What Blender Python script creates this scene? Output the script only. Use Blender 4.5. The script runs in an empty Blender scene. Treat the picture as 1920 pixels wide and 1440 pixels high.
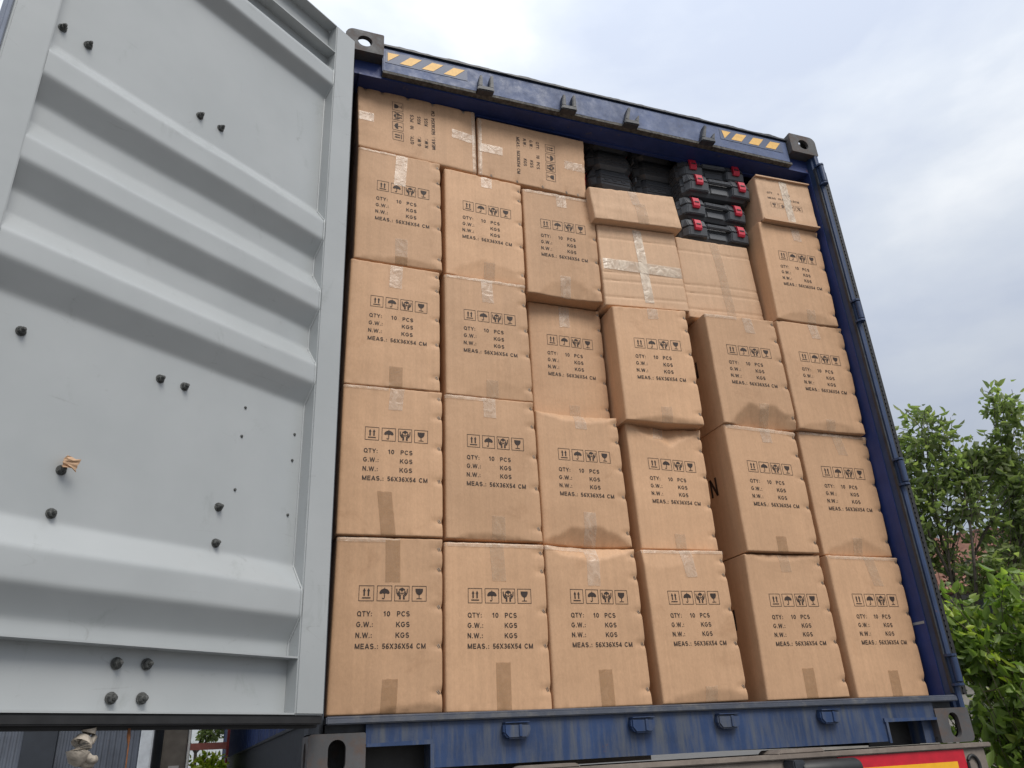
import bpy, bmesh, math, random
import numpy as np
from mathutils import Vector, Matrix, noise as mnoise

random.seed(7)
RNG = np.random.default_rng(11)
S = bpy.context.scene
COL = S.collection

# ------------------------------------------------------------------ camera
cam_d = bpy.data.cameras.new('camera')
cam_d.sensor_width = 36.0
cam_d.lens = 1490.22 / 1920 * 36.0
cam_d.clip_start = 0.05
cam_d.clip_end = 2000
cam = bpy.data.objects.new('camera', cam_d)
COL.objects.link(cam)
_r = Vector((0.94201, -0.33199, -0.04899)); _u = Vector((-0.09838, -0.41277, 0.90551)); _f = Vector((0.32084, 0.84818, 0.42149))
cam.matrix_world = Matrix(((_r.x, _u.x, -_f.x, -1.4933), (_r.y, _u.y, -_f.y, -2.4890), (_r.z, _u.z, -_f.z, 0.0412), (0, 0, 0, 1)))
S.camera = cam

# ------------------------------------------------------------------ sky and sun
SUN_AZ, SUN_EL = 14.0, 50.0        # sun behind the camera, a little to the right; degrees
w = bpy.data.worlds.new('World'); S.world = w; w.use_nodes = True
nt = w.node_tree; N = nt.nodes; L = nt.links
for n in list(N): N.remove(n)
def wn(t, **k):
    n = N.new(t)
    for a, b in k.items(): setattr(n, a, b)
    return n
out = wn('ShaderNodeOutputWorld'); bg = wn('ShaderNodeBackground'); bg.inputs['Strength'].default_value = 0.1
sky = wn('ShaderNodeTexSky', sky_type='NISHITA', sun_disc=False)
sky.sun_elevation = math.radians(SUN_EL); sky.sun_rotation = math.radians(180 - SUN_AZ)
sky.air_density = 1.0; sky.dust_density = 2.0
tc = wn('ShaderNodeTexCoord'); sep = wn('ShaderNodeSeparateXYZ'); L.new(tc.outputs['Generated'], sep.inputs[0])
mp = wn('ShaderNodeMapping'); mp.inputs['Scale'].default_value = (1.0, 1.0, 2.3); mp.inputs['Location'].default_value = (0.35, 0.1, 0.2)
L.new(tc.outputs['Generated'], mp.inputs[0])
nz = wn('ShaderNodeTexNoise'); nz.inputs['Scale'].default_value = 2.4; nz.inputs['Detail'].default_value = 7; nz.inputs['Roughness'].default_value = 0.52; nz.inputs['Distortion'].default_value = 0.25
L.new(mp.outputs[0], nz.inputs['Vector'])
cr = wn('ShaderNodeValToRGB')
cr.color_ramp.elements[0].position = 0.34; cr.color_ramp.elements[0].color = (0.66, 0.725, 0.86, 1)
cr.color_ramp.elements[1].position = 0.68; cr.color_ramp.elements[1].color = (1.10, 1.12, 1.13, 1)
e = cr.color_ramp.elements.new(0.50); e.color = (0.80, 0.855, 0.94, 1)
L.new(nz.outputs['Fac'], cr.inputs[0])
# overcast luminance rises from horizon to zenith (about 1 to 2.5)
mx = wn('ShaderNodeMath', operation='MAXIMUM'); mx.inputs[1].default_value = 0.0; L.new(sep.outputs['Z'], mx.inputs[0])
ml = wn('ShaderNodeMath', operation='MULTIPLY_ADD'); ml.inputs[1].default_value = 7.4; ml.inputs[2].default_value = 2.5; L.new(mx.outputs[0], ml.inputs[0])
vm = wn('ShaderNodeVectorMath', operation='SCALE'); L.new(cr.outputs['Color'], vm.inputs[0]); L.new(ml.outputs[0], vm.inputs['Scale'])
mix = wn('ShaderNodeMix', data_type='RGBA'); mix.inputs[0].default_value = 0.90
L.new(sky.outputs[0], mix.inputs[6]); L.new(vm.outputs[0], mix.inputs[7])
L.new(mix.outputs[2], bg.inputs['Color']); L.new(bg.outputs[0], out.inputs[0])

sd = bpy.data.lights.new('sun', 'SUN'); sd.energy = 1.5; sd.angle = math.radians(28); sd.color = (1.0, 0.95, 0.87)
sun = bpy.data.objects.new('sun', sd); COL.objects.link(sun)
_sv = Vector((math.sin(math.radians(SUN_AZ)) * math.cos(math.radians(SUN_EL)), -math.cos(math.radians(SUN_AZ)) * math.cos(math.radians(SUN_EL)), math.sin(math.radians(SUN_EL))))
sun.rotation_euler = _sv.to_track_quat('Z', 'Y').to_euler()

S.view_settings.view_transform = 'Standard'; S.view_settings.look = 'None'
S.view_settings.exposure = 0.6; S.view_settings.gamma = 1.0; S.view_settings.use_curve_mapping = False

# ------------------------------------------------------------------ helpers
def empty(name, loc=(0, 0, 0), rz=0.0, label=None, cat=None, group=None):
    o = bpy.data.objects.new(name, None); COL.objects.link(o)
    o.location = loc; o.rotation_euler = (0, 0, rz); o.empty_display_size = 0.1
    return tag(o, label, cat, group)
def tag(o, label=None, cat=None, group=None, kind=None):
    if label: o['label'] = label
    if cat: o['category'] = cat
    if group: o['group'] = group
    if kind: o['kind'] = kind
    return o
def link(name, me, parent=None):
    o = bpy.data.objects.new(name, me); COL.objects.link(o)
    if parent is not None: o.parent = parent
    return o

class MB:
    """collects shapes; build() makes one mesh object"""
    def __init__(s): s.v = []; s.f = []; s.M = Matrix.Identity(4)
    def add(s, vs, fs):
        b = len(s.v)
        s.v += [tuple(s.M @ Vector(p)) for p in vs]
        s.f += [tuple(i + b for i in f) for f in fs]
    def box(s, x0, x1, y0, y1, z0, z1):
        s.add([(x0, y0, z0), (x1, y0, z0), (x1, y1, z0), (x0, y1, z0), (x0, y0, z1), (x1, y0, z1), (x1, y1, z1), (x0, y1, z1)],
              [(0, 3, 2, 1), (4, 5, 6, 7), (0, 1, 5, 4), (1, 2, 6, 5), (2, 3, 7, 6), (3, 0, 4, 7)])
    def prism(s, poly, a0, a1, axis='y'):
        """polygon in the two other axes extruded along axis"""
        def P(p, a):
            if axis == 'y': return (p[0], a, p[1])
            if axis == 'x': return (a, p[0], p[1])
            return (p[0], p[1], a)
        n = len(poly)
        s.add([P(p, a0) for p in poly] + [P(p, a1) for p in poly],
              [tuple(range(n))[::-1], tuple(range(n, 2 * n))] + [(i, (i + 1) % n, n + (i + 1) % n, n + i) for i in range(n)])
    def tube(s, pts, rad, seg=8, cap=True):
        pts = [Vector(p) for p in pts]; n = len(pts)
        rads = rad if isinstance(rad, (list, tuple)) else [rad] * n
        vs = []; t0 = None
        for i, p in enumerate(pts):
            t = (pts[min(i + 1, n - 1)] - pts[max(i - 1, 0)]).normalized()
            a = Vector((0, 0, 1)) if abs(t.z) < 0.9 else Vector((1, 0, 0))
            x = t.cross(a).normalized(); y = t.cross(x)
            for k in range(seg):
                g = 2 * math.pi * k / seg
                vs.append(tuple(p + x * math.cos(g) * rads[i] + y * math.sin(g) * rads[i]))
        fs = [(i * seg + k, i * seg + (k + 1) % seg, (i + 1) * seg + (k + 1) % seg, (i + 1) * seg + k) for i in range(n - 1) for k in range(seg)]
        if cap: fs += [tuple(range(seg))[::-1], tuple(range((n - 1) * seg, n * seg))]
        s.add(vs, fs)
    def lathe(s, prof, seg=16, axis='z', at=(0, 0, 0)):
        vs = []; m = len(prof)
        for r, h in prof:
            for k in range(seg):
                g = 2 * math.pi * k / seg; c, d = r * math.cos(g), r * math.sin(g)
                p = {'z': (c, d, h), 'y': (c, h, d), 'x': (h, c, d)}[axis]
                vs.append((p[0] + at[0], p[1] + at[1], p[2] + at[2]))
        fs = [(i * seg + k, i * seg + (k + 1) % seg, (i + 1) * seg + (k + 1) % seg, (i + 1) * seg + k) for i in range(m - 1) for k in range(seg)]
        fs += [tuple(range(seg))[::-1], tuple(range((m - 1) * seg, m * seg))]
        s.add(vs, fs)
    def mesh(s, name, mat, smooth=None, bevel=0.0):
        me = bpy.data.meshes.new(name); me.from_pydata(s.v, [], s.f)
        bm = bmesh.new(); bm.from_mesh(me)
        bmesh.ops.recalc_face_normals(bm, faces=bm.faces)
        if bevel:
            es = [e for e in bm.edges if len(e.link_faces) == 2 and e.calc_face_angle(0) > 0.5]
            bmesh.ops.bevel(bm, geom=es, offset=bevel, segments=2, affect='EDGES', clamp_overlap=True)
        bm.to_mesh(me); bm.free()
        me.materials.append(mat)
        if smooth is not None:
            me.polygons.foreach_set('use_smooth', [True] * len(me.polygons))
            me.set_sharp_from_angle(angle=math.radians(smooth))
        return me
    def build(s, name, mat, parent=None, smooth=None, bevel=0.0):
        return link(name, s.mesh(name, mat, smooth, bevel), parent)

def plate_hole(mb, w, h, t, hw, hh, M, r=0.012, n=8, off=(0, 0)):
    """plate in local XZ (0..w, 0..h), thickness t along +Y, with an oval hole hw x hh"""
    K = 4 * n
    outer = []
    rs = r if isinstance(r, tuple) else (r,) * 4
    for ci, (sx, sz, a0) in enumerate(((1, 1, 0), (0, 1, 90), (0, 0, 180), (1, 0, 270))):
        rc = rs[ci]; cx = w - rc if sx else rc; cz = h - rc if sz else rc
        for k in range(n):
            a = math.radians(a0 + 90 * k / (n - 1)); outer.append((cx + rc * math.cos(a), cz + rc * math.sin(a)))
    q = min(hw, hh) / 2; inner = []
    for ci, (sx, sz, a0) in enumerate(((1, 1, 0), (-1, 1, 90), (-1, -1, 180), (1, -1, 270))):
        for k in range(n):
            a = math.radians(a0 + 90 * k / (n - 1))
            inner.append((w / 2 + off[0] + sx * (hw / 2 - q) + q * math.cos(a), h / 2 + off[1] + sz * (hh / 2 - q) + q * math.sin(a)))
    vs = [(x, 0, z) for x, z in outer] + [(x, 0, z) for x, z in inner] + [(x, t, z) for x, z in outer] + [(x, t, z) for x, z in inner]
    fs = []
    for i in range(K):
        j = (i + 1) % K
        fs += [(i, j, K + j, K + i), (2 * K + i, 3 * K + i, 3 * K + j, 2 * K + j), (i, 2 * K + i, 2 * K + j, j), (K + i, K + j, 3 * K + j, 3 * K + i)]
    old = mb.M; mb.M = old @ M; mb.add(vs, fs); mb.M = old

# ------------------------------------------------------------------ materials
def mat_new(name):
    m = bpy.data.materials.new(name); m.use_nodes = True
    nt = m.node_tree; b = nt.nodes['Principled BSDF']
    return m, nt, b
def nd(nt, t, **k):
    n = nt.nodes.new(t)
    for a, b in k.items(): setattr(n, a, b)
    return n
def noise_node(nt, scale, detail=4, rough=0.55, vec=None, sc=(1, 1, 1), coord='Object', dist=0.0, rnd=True):
    t = nd(nt, 'ShaderNodeTexCoord'); mp = nd(nt, 'ShaderNodeMapping'); mp.inputs['Scale'].default_value = sc
    nt.links.new(t.outputs[coord], mp.inputs[0])
    if rnd:
        oi = nd(nt, 'ShaderNodeObjectInfo'); m = nd(nt, 'ShaderNodeMath', operation='MULTIPLY'); m.inputs[1].default_value = 37.0
        nt.links.new(oi.outputs['Random'], m.inputs[0]); c = nd(nt, 'ShaderNodeCombineXYZ')
        for i in range(3): nt.links.new(m.outputs[0], c.inputs[i])
        nt.links.new(c.outputs[0], mp.inputs['Location'])
    n = nd(nt, 'ShaderNodeTexNoise'); n.inputs['Scale'].default_value = scale; n.inputs['Detail'].default_value = detail
    n.inputs['Roughness'].default_value = rough; n.inputs['Distortion'].default_value = dist
    nt.links.new(mp.outputs[0], n.inputs['Vector'])
    return n
def ramp(nt, src, stops):
    r = nd(nt, 'ShaderNodeValToRGB'); el = r.color_ramp.elements
    el[0].position, el[0].color = stops[0][0], (*stops[0][1], 1)
    el[1].position, el[1].color = stops[-1][0], (*stops[-1][1], 1)
    for p, c in stops[1:-1]:
        x = el.new(p); x.color = (*c, 1)
    nt.links.new(src, r.inputs[0]); return r
def g3(v): return (v, v, v)
def mixc(nt, fac, a, b, mode='MIX'):
    m = nd(nt, 'ShaderNodeMix', data_type='RGBA', blend_type=mode)
    for s, i in ((fac, 0), (a, 6), (b, 7)):
        if isinstance(s, (int, float)): m.inputs[i].default_value = s
        elif isinstance(s, tuple): m.inputs[i].default_value = (*s, 1)
        else: nt.links.new(s, m.inputs[i])
    return m.outputs[2]
def bump(nt, b, src, strength, dist=0.01, prev=None):
    n = nd(nt, 'ShaderNodeBump'); n.inputs['Strength'].default_value = strength; n.inputs['Distance'].default_value = dist
    nt.links.new(src, n.inputs['Height'])
    if prev is not None: nt.links.new(prev, n.inputs['Normal'])
    nt.links.new(n.outputs[0], b.inputs['Normal']); return n.outputs[0]
def simple(name, col, rough=0.5, metal=0.0, var=0.12, scale=20, bmp=0.0):
    m, nt, b = mat_new(name)
    n = noise_node(nt, scale)
    r = ramp(nt, n.outputs['Fac'], [(0.3, tuple(c * (1 - var) for c in col)), (0.7, tuple(c * (1 + var) for c in col))])
    nt.links.new(r.outputs[0], b.inputs['Base Color'])
    b.inputs['Roughness'].default_value = rough; b.inputs['Metallic'].default_value = metal
    if bmp: bump(nt, b, n.outputs['Fac'], bmp)
    return m

def cardboard(name, col):
    m, nt, b = mat_new(name)
    big = noise_node(nt, 3.0, 3); fib = noise_node(nt, 150, 4, 0.7, sc=(1, 1, 0.5)); st = noise_node(nt, 5, 6, 0.65, dist=0.6)
    hsv = nd(nt, 'ShaderNodeHueSaturation')
    oi = nd(nt, 'ShaderNodeObjectInfo'); mr = nd(nt, 'ShaderNodeMapRange'); mr.inputs['To Min'].default_value = 0.9; mr.inputs['To Max'].default_value = 1.07
    nt.links.new(oi.outputs['Random'], mr.inputs['Value']); nt.links.new(mr.outputs[0], hsv.inputs['Value'])
    r = ramp(nt, big.outputs['Fac'], [(0.3, tuple(c * 0.93 for c in col)), (0.7, tuple(c * 1.05 for c in col))])
    f = ramp(nt, fib.outputs['Fac'], [(0.25, g3(0.90)), (0.75, g3(1.06))])
    c = mixc(nt, 1.0, r.outputs[0], f.outputs[0], 'MULTIPLY')
    fl = noise_node(nt, 55, 3, 0.6, sc=(1, 1, 0.02)); flr = ramp(nt, fl.outputs['Fac'], [(0.3, g3(0.945)), (0.7, g3(1.045))])
    c = mixc(nt, 1.0, c, flr.outputs[0], 'MULTIPLY')
    s = ramp(nt, st.outputs['Fac'], [(0.60, g3(1.0)), (0.78, (0.80, 0.76, 0.72))])
    c = mixc(nt, 1.0, c, s.outputs[0], 'MULTIPLY')
    nt.links.new(c, hsv.inputs['Color']); nt.links.new(hsv.outputs[0], b.inputs['Base Color'])
    b.inputs['Roughness'].default_value = 0.62; b.inputs['Specular IOR Level'].default_value = 0.35
    wv = noise_node(nt, 9, 2); cr = noise_node(nt, 26, 3, dist=1.2)
    p = bump(nt, b, wv.outputs['Fac'], 0.16, 0.02)
    p = bump(nt, b, cr.outputs['Fac'], 0.10, 0.006, p)
    bump(nt, b, fib.outputs['Fac'], 0.07, 0.002, p)
    return m
M_CARD = cardboard('kraft_cardboard', (0.575, 0.350, 0.204))
M_CARD2 = cardboard('plain_cardboard', (0.58, 0.375, 0.235))
M_INK = simple('printing_ink', (0.035, 0.02, 0.014), 0.7, var=0.3, scale=40)
M_INK2 = simple('faded_ink', (0.12, 0.075, 0.05), 0.7, var=0.4, scale=90)

def tape_mat(name, col, alpha, wr):
    m, nt, b = mat_new(name)
    n = noise_node(nt, 22, 3, 0.5, dist=1.6)
    r = ramp(nt, n.outputs['Fac'], [(0.35, tuple(c * 0.9 for c in col)), (0.62, tuple(min(1, c * 1.12) for c in col))])
    nt.links.new(r.outputs[0], b.inputs['Base Color'])
    a = ramp(nt, n.outputs['Fac'], [(0.35, g3(alpha * 0.75)), (0.65, g3(min(1, alpha * 1.25)))])
    nt.links.new(a.outputs[0], b.inputs['Alpha'])
    b.inputs['Roughness'].default_value = 0.24; b.inputs['Specular IOR Level'].default_value = 0.6
    bump(nt, b, n.outputs['Fac'], wr, 0.004)
    return m
M_TAPE = tape_mat('clear_packing_tape', (0.58, 0.42, 0.28), 0.36, 0.35)
M_TAPEW = tape_mat('wrinkled_packing_tape', (0.68, 0.53, 0.40), 0.42, 0.6)
M_TAPEX = tape_mat('white_crinkled_tape', (0.74, 0.62, 0.49), 0.66, 0.8)
M_EDGE = tape_mat('glossy_edge_film', (0.72, 0.60, 0.48), 0.30, 1.0)
M_TAPEB = tape_mat('brown_packing_tape', (0.36, 0.215, 0.105), 0.38, 0.2)

def worn_paint(name, col, rust=0.25, streak=True, rough=0.45, dirt=(0.16, 0.13, 0.10)):
    m, nt, b = mat_new(name)
    n1 = noise_node(nt, 6, 6, 0.65, coord='Object'); 
    n2 = noise_node(nt, 22, 6, 0.7, sc=(1.0, 1.0, 0.12) if streak else (1, 1, 1))
    c0 = ramp(nt, n1.outputs['Fac'], [(0.3, tuple(c * 0.75 for c in col)), (0.7, tuple(c * 1.25 for c in col))])
    f = ramp(nt, n2.outputs['Fac'], [(0.62 - rust * 0.35, g3(0)), (0.80 - rust * 0.2, g3(0.85))])
    c = mixc(nt, f.outputs[0], c0.outputs[0], dirt)
    n3 = noise_node(nt, 14, 8, 0.75); f3 = ramp(nt, n3.outputs['Fac'], [(0.66, g3(0)), (0.74, g3(0.9))])
    c = mixc(nt, f3.outputs[0], c, (0.17, 0.07, 0.03))
    nt.links.new(c, b.inputs['Base Color'])
    rr = ramp(nt, n2.outputs['Fac'], [(0.3, g3(rough)), (0.7, g3(min(1, rough + 0.3)))])
    nt.links.new(rr.outputs[0], b.inputs['Roughness'])
    bump(nt, b, n3.outputs['Fac'], 0.25, 0.004)
    return m
M_BLUE = worn_paint('navy_container_paint', (0.020, 0.038, 0.115), 0.05, rough=0.4)
M_HEAD = worn_paint('header_blue_paint', (0.068, 0.100, 0.205), 0.12, streak=False, rough=0.42, dirt=(0.11, 0.12, 0.16))
M_SILL = worn_paint('worn_sill_paint', (0.022, 0.048, 0.125), 0.52, rough=0.36, dirt=(0.11, 0.115, 0.115))
M_JAMB = worn_paint('inner_blue_paint', (0.018, 0.038, 0.155), 0.02, rough=0.4)
M_POST = worn_paint('post_teal_paint', (0.020, 0.042, 0.105), 0.05, rough=0.35, dirt=(0.05, 0.05, 0.05))
M_CAST = worn_paint('rusty_casting', (0.078, 0.078, 0.082), 0.5, streak=False, rough=0.55, dirt=(0.11, 0.072, 0.055))
M_STEEL = worn_paint('dirty_chassis_steel', (0.20, 0.165, 0.14), 0.4, streak=False, rough=0.6, dirt=(0.27, 0.235, 0.20))
M_DARK = simple('dark_steel', (0.03, 0.035, 0.045), 0.5, var=0.4, scale=30, bmp=0.2)
M_RAIL = simple('dark_rail_paint', (0.017, 0.020, 0.026), 0.55, var=0.4, scale=30, bmp=0.2)  # darker tone for the bottom side rails
M_GRIME = simple('grimy_edge', (0.085, 0.08, 0.072), 0.8, var=0.6, scale=60, bmp=0.6)
M_RUBBER = simple('black_rubber', (0.016, 0.016, 0.017), 0.5, var=0.3, scale=30)
M_BOLT = simple('bolt_steel', (0.085, 0.088, 0.085), 0.7, 0.1, var=0.5, scale=120, bmp=0.4)
M_ZINC = simple('staple_wire', (0.36, 0.33, 0.29), 0.35, 0.7, var=0.2, scale=80)
M_YEL = simple('faded_yellow_film', (0.80, 0.47, 0.12), 0.5, var=0.1, scale=60)
M_RED = simple('red_reflective_film', (0.52, 0.012, 0.03), 0.35, var=0.12, scale=30)
M_AMB = simple('amber_reflective_film', (0.85, 0.44, 0.02), 0.35, var=0.06, scale=40)
M_PLAST = simple('black_case_plastic', (0.078, 0.083, 0.093), 0.40, var=0.15, scale=200, bmp=0.05)
M_LATCH = simple('red_latch_plastic', (0.58, 0.025, 0.055), 0.4, var=0.05, scale=30)

def door_grey():
    m, nt, b = mat_new('grey_door_paint')
    n1 = noise_node(nt, 2.2, 5, 0.6); c = ramp(nt, n1.outputs['Fac'], [(0.3, (0.362, 0.384, 0.392)), (0.7, (0.412, 0.432, 0.44))])
    n2 = noise_node(nt, 7, 8, 0.7, sc=(1, 1, 0.6), dist=0.8); s = ramp(nt, n2.outputs['Fac'], [(0.60, g3(0)), (0.78, g3(0.6))])
    k = mixc(nt, s.outputs[0], c.outputs[0], (0.24, 0.26, 0.25))
    n3 = noise_node(nt, 90, 3, 0.5, sc=(0.15, 0.15, 1.6)); s3 = ramp(nt, n3.outputs['Fac'], [(0.70, g3(0)), (0.78, g3(0.35))])
    k = mixc(nt, s3.outputs[0], k, (0.40, 0.42, 0.42))
    n5 = noise_node(nt, 22, 8, 0.8); s5 = ramp(nt, n5.outputs['Fac'], [(0.735, g3(0)), (0.76, g3(0.8))])
    k = mixc(nt, s5.outputs[0], k, (0.23, 0.235, 0.23))
    n6 = noise_node(nt, 16, 8, 0.8, sc=(1, 1, 0.25)); s6 = ramp(nt, n6.outputs['Fac'], [(0.745, g3(0)), (0.80, g3(0.75))])
    k = mixc(nt, s6.outputs[0], k, (0.20, 0.12, 0.07))
    wv_ = noise_node(nt, 1.6, 1, 0.3, sc=(1, 1, 4.5), dist=0.25); sc_ = nd(nt, 'ShaderNodeMath', operation='PINGPONG'); sc_.inputs[1].default_value = 0.055
    nt.links.new(wv_.outputs['Fac'], sc_.inputs[0]); l_ = ramp(nt, sc_.outputs[0], [(0.0, g3(0.30)), (0.0014, g3(0.0))])
    msk = ramp(nt, n2.outputs['Fac'], [(0.55, g3(0)), (0.64, g3(1))]); lm = mixc(nt, 1.0, l_.outputs[0], msk.outputs[0], 'MULTIPLY')
    k = mixc(nt, lm, k, (0.16, 0.15, 0.14))
    nt.links.new(k, b.inputs['Base Color'])
    b.inputs['Roughness'].default_value = 0.36
    n4 = noise_node(nt, 5, 2); bump(nt, b, n4.outputs['Fac'], 0.10, 0.02)
    return m
M_DOOR = door_grey()

def leaf_mat(name, c0, c1, c2, trans=0.35):
    m, nt, b = mat_new(name)
    geo = nd(nt, 'ShaderNodeNewGeometry'); n = noise_node(nt, 1.6, 3, rnd=False)
    r1 = ramp(nt, geo.outputs['Random Per Island'], [(0.0, c0), (0.6, c1), (1.0, c2)])
    v = ramp(nt, n.outputs['Fac'], [(0.3, g3(0.72)), (0.7, g3(1.25))])
    c = mixc(nt, 1.0, r1.outputs[0], v.outputs[0], 'MULTIPLY')
    nt.links.new(c, b.inputs['Base Color']); b.inputs['Roughness'].default_value = 0.34
    tr = nd(nt, 'ShaderNodeBsdfTranslucent'); nt.links.new(mixc(nt, 1.0, c, (1.25, 1.45, 0.7), 'MULTIPLY'), tr.inputs['Color'])
    mx = nd(nt, 'ShaderNodeMixShader'); mx.inputs[0].default_value = trans
    nt.links.new(b.outputs[0], mx.inputs[1]); nt.links.new(tr.outputs[0], mx.inputs[2])
    nt.links.new(mx.outputs[0], nt.nodes['Material Output'].inputs['Surface'])
    return m
M_LEAF = leaf_mat('tree_leaf', (0.17, 0.215, 0.105), (0.225, 0.27, 0.13), (0.33, 0.36, 0.17), 0.6)
M_BUSH = leaf_mat('shrub_leaf', (0.16, 0.235, 0.06), (0.23, 0.32, 0.08), (0.40, 0.45, 0.12), 0.45)
M_YOUNG = leaf_mat('young_leaf', (0.34, 0.46, 0.06), (0.44, 0.54, 0.07), (0.52, 0.54, 0.10), 0.45)
M_PINE = leaf_mat('pine_needle', (0.03, 0.06, 0.03), (0.045, 0.08, 0.035), (0.06, 0.10, 0.04), 0.15)
M_BARK = simple('bark', (0.085, 0.07, 0.055), 0.85, var=0.35, scale=25, bmp=0.5)
M_TWIG = simple('green_brown_twig', (0.10, 0.085, 0.045), 0.7, var=0.3, scale=25)

# ------------------------------------------------------------------ ground
GZ = -1.45
mb = MB(); mb.add([(-300, -300, GZ), (300, -300, GZ), (300, 300, GZ), (-300, 300, GZ)], [(0, 1, 2, 3)])
M_GROUND = simple('dark_asphalt', (0.105, 0.10, 0.095), 0.9, var=0.25, scale=0.8, bmp=0.1)
tag(mb.build('ground', M_GROUND), kind='structure')

# ================================================================== CONTAINER
BOX = empty('shipping_container', (0, 0, 0), label='dark blue shipping container with open doors, loaded with brown cartons', cat='container')
# floor, roof, front wall
mb = MB(); mb.box(-1.17, 1.17, 0.03, 12.1, 0.12, 0.158); mb.build('floor', M_DARK, BOX)
mb = MB(); mb.box(-1.19, 1.19, 0.14, 12.15, 2.872, 2.886); mb.build('roof', M_BLUE, BOX)
mb = MB(); mb.box(-1.19, 1.19, 12.10, 12.16, 0.10, 2.87); mb.build('front_wall', M_BLUE, BOX)
def corr(side):
    pts = []; y = 0.13; st = 0
    while y < 12.05:
        for dy, d in ((0.072, 0.0), (0.068, 0.036), (0.07, 0.036), (0.068, 0.0)):
            pts.append((y, d)); y += dy
    vs = []; fs = []
    for y, d in pts:
        x = side * (1.207 - d); vs += [(x, y, 0.155), (x, y, 2.84)]
    for i in range(len(pts) - 1): fs.append((2 * i, 2 * i + 2, 2 * i + 3, 2 * i + 1))
    m = MB(); m.add(vs, fs); return m
for sd_ in (-1, 1):
    corr(sd_).build('side_wall', M_BLUE, BOX)
    m = MB()
    a, b_ = sorted((sd_ * 1.207, sd_ * 1.213)); m.box(a, b_, 0.165, 12.0, 0.006, 0.150)
    a, b_ = sorted((sd_ * 1.16, sd_ * 1.219)); m.box(a, b_, 0.165, 12.0, 0.150, 0.162)
    a, b_ = sorted((sd_ * 1.17, sd_ * 1.2135)); m.box(a, b_, 0.165, 12.0, 0.0, 0.006)
    m.build('bottom_side_rail', M_RAIL, BOX)
    m = MB(); a, b_ = sorted((sd_ * 1.15, sd_ * 1.217)); m.box(a, b_, 0.165, 12.1, 2.82, 2.868)
    m.build('top_side_rail', M_BLUE, BOX)
# header
m = MB(); m.prism([(0.030, 2.722), (0.052, 2.705), (0.155, 2.705), (0.155, 2.866), (0.040, 2.866), (0.030, 2.856)], -1.056, 1.056, 'x')
HEAD = m.build('header', M_HEAD, BOX, bevel=0.004)
m = MB(); m.prism([(0.050, 2.704), (0.154, 2.704), (0.154, 2.684), (0.135, 2.684), (0.135, 2.692), (0.050, 2.694)], -1.15, 1.15, 'x')
m.build('door_seal_channel', M_JAMB, HEAD)
# dirty uneven lip along the lower and upper edge of the header
def lip(z0, z1, y0, y1, amp, seed):
    vs = []; fs = []; n = 150
    for i in range(n + 1):
        x = -1.055 + 2.11 * i / n
        a = amp * mnoise.noise(Vector((x * 9, seed, 0))) + amp * 0.6 * mnoise.noise(Vector((x * 31, seed, 5)))
        vs += [(x, y0 - abs(a) * 0.3, z0), (x, y0 - abs(a) * 0.4, z1 + a), (x, y1, z1 + a), (x, y1, z0)]
    for i in range(n):
        for k in range(4): fs.append((4 * i + k, 4 * i + (k + 1) % 4, 4 * i + 4 + (k + 1) % 4, 4 * i + 4 + k))
    m = MB(); m.add(vs, fs); return m
lip(2.703, 2.716, 0.022, 0.05, 0.004, 1.0).build('drip_lip', M_GRIME, HEAD, smooth=50)
lip(2.862, 2.872, 0.022, 0.12, 0.006, 7.0).build('gutter_edge', M_DARK, HEAD, smooth=50)
# hazard stripes painted on the header
def stripe(poly):
    m = MB(); m.prism(poly, 0.0272, 0.0295, 'y'); m.build('hazard_stripe', M_YEL, HEAD)
stripe([(-1.035, 2.830), (-0.983, 2.832), (-1.034, 2.780)])
for k in range(3):
    o = 0.0985 * k
    stripe([(-0.935 + o, 2.831), (-0.884 + o, 2.831), (-0.931 + o, 2.781), (-0.982 + o, 2.781)])
stripe([(0.658, 2.833), (0.712, 2.834), (0.668, 2.784)])
for k in range(3):
    o = 0.1025 * k
    stripe([(0.745 + o, 2.833), (0.806 + o, 2.836), (0.768 + o, 2.787), (0.707 + o, 2.786)])
M_FILM = simple('dark_blue_film', (0.07, 0.095, 0.17), 0.5)
for a, b_, z0, z1 in ((-1.045, -0.675, 2.772, 2.840), (0.645, 1.02, 2.776, 2.842)):
    m = MB(); m.box(a, b_, 0.0284, 0.0306, z0, z1); m.build('hazard_stripe_backing', M_FILM, HEAD)

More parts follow.
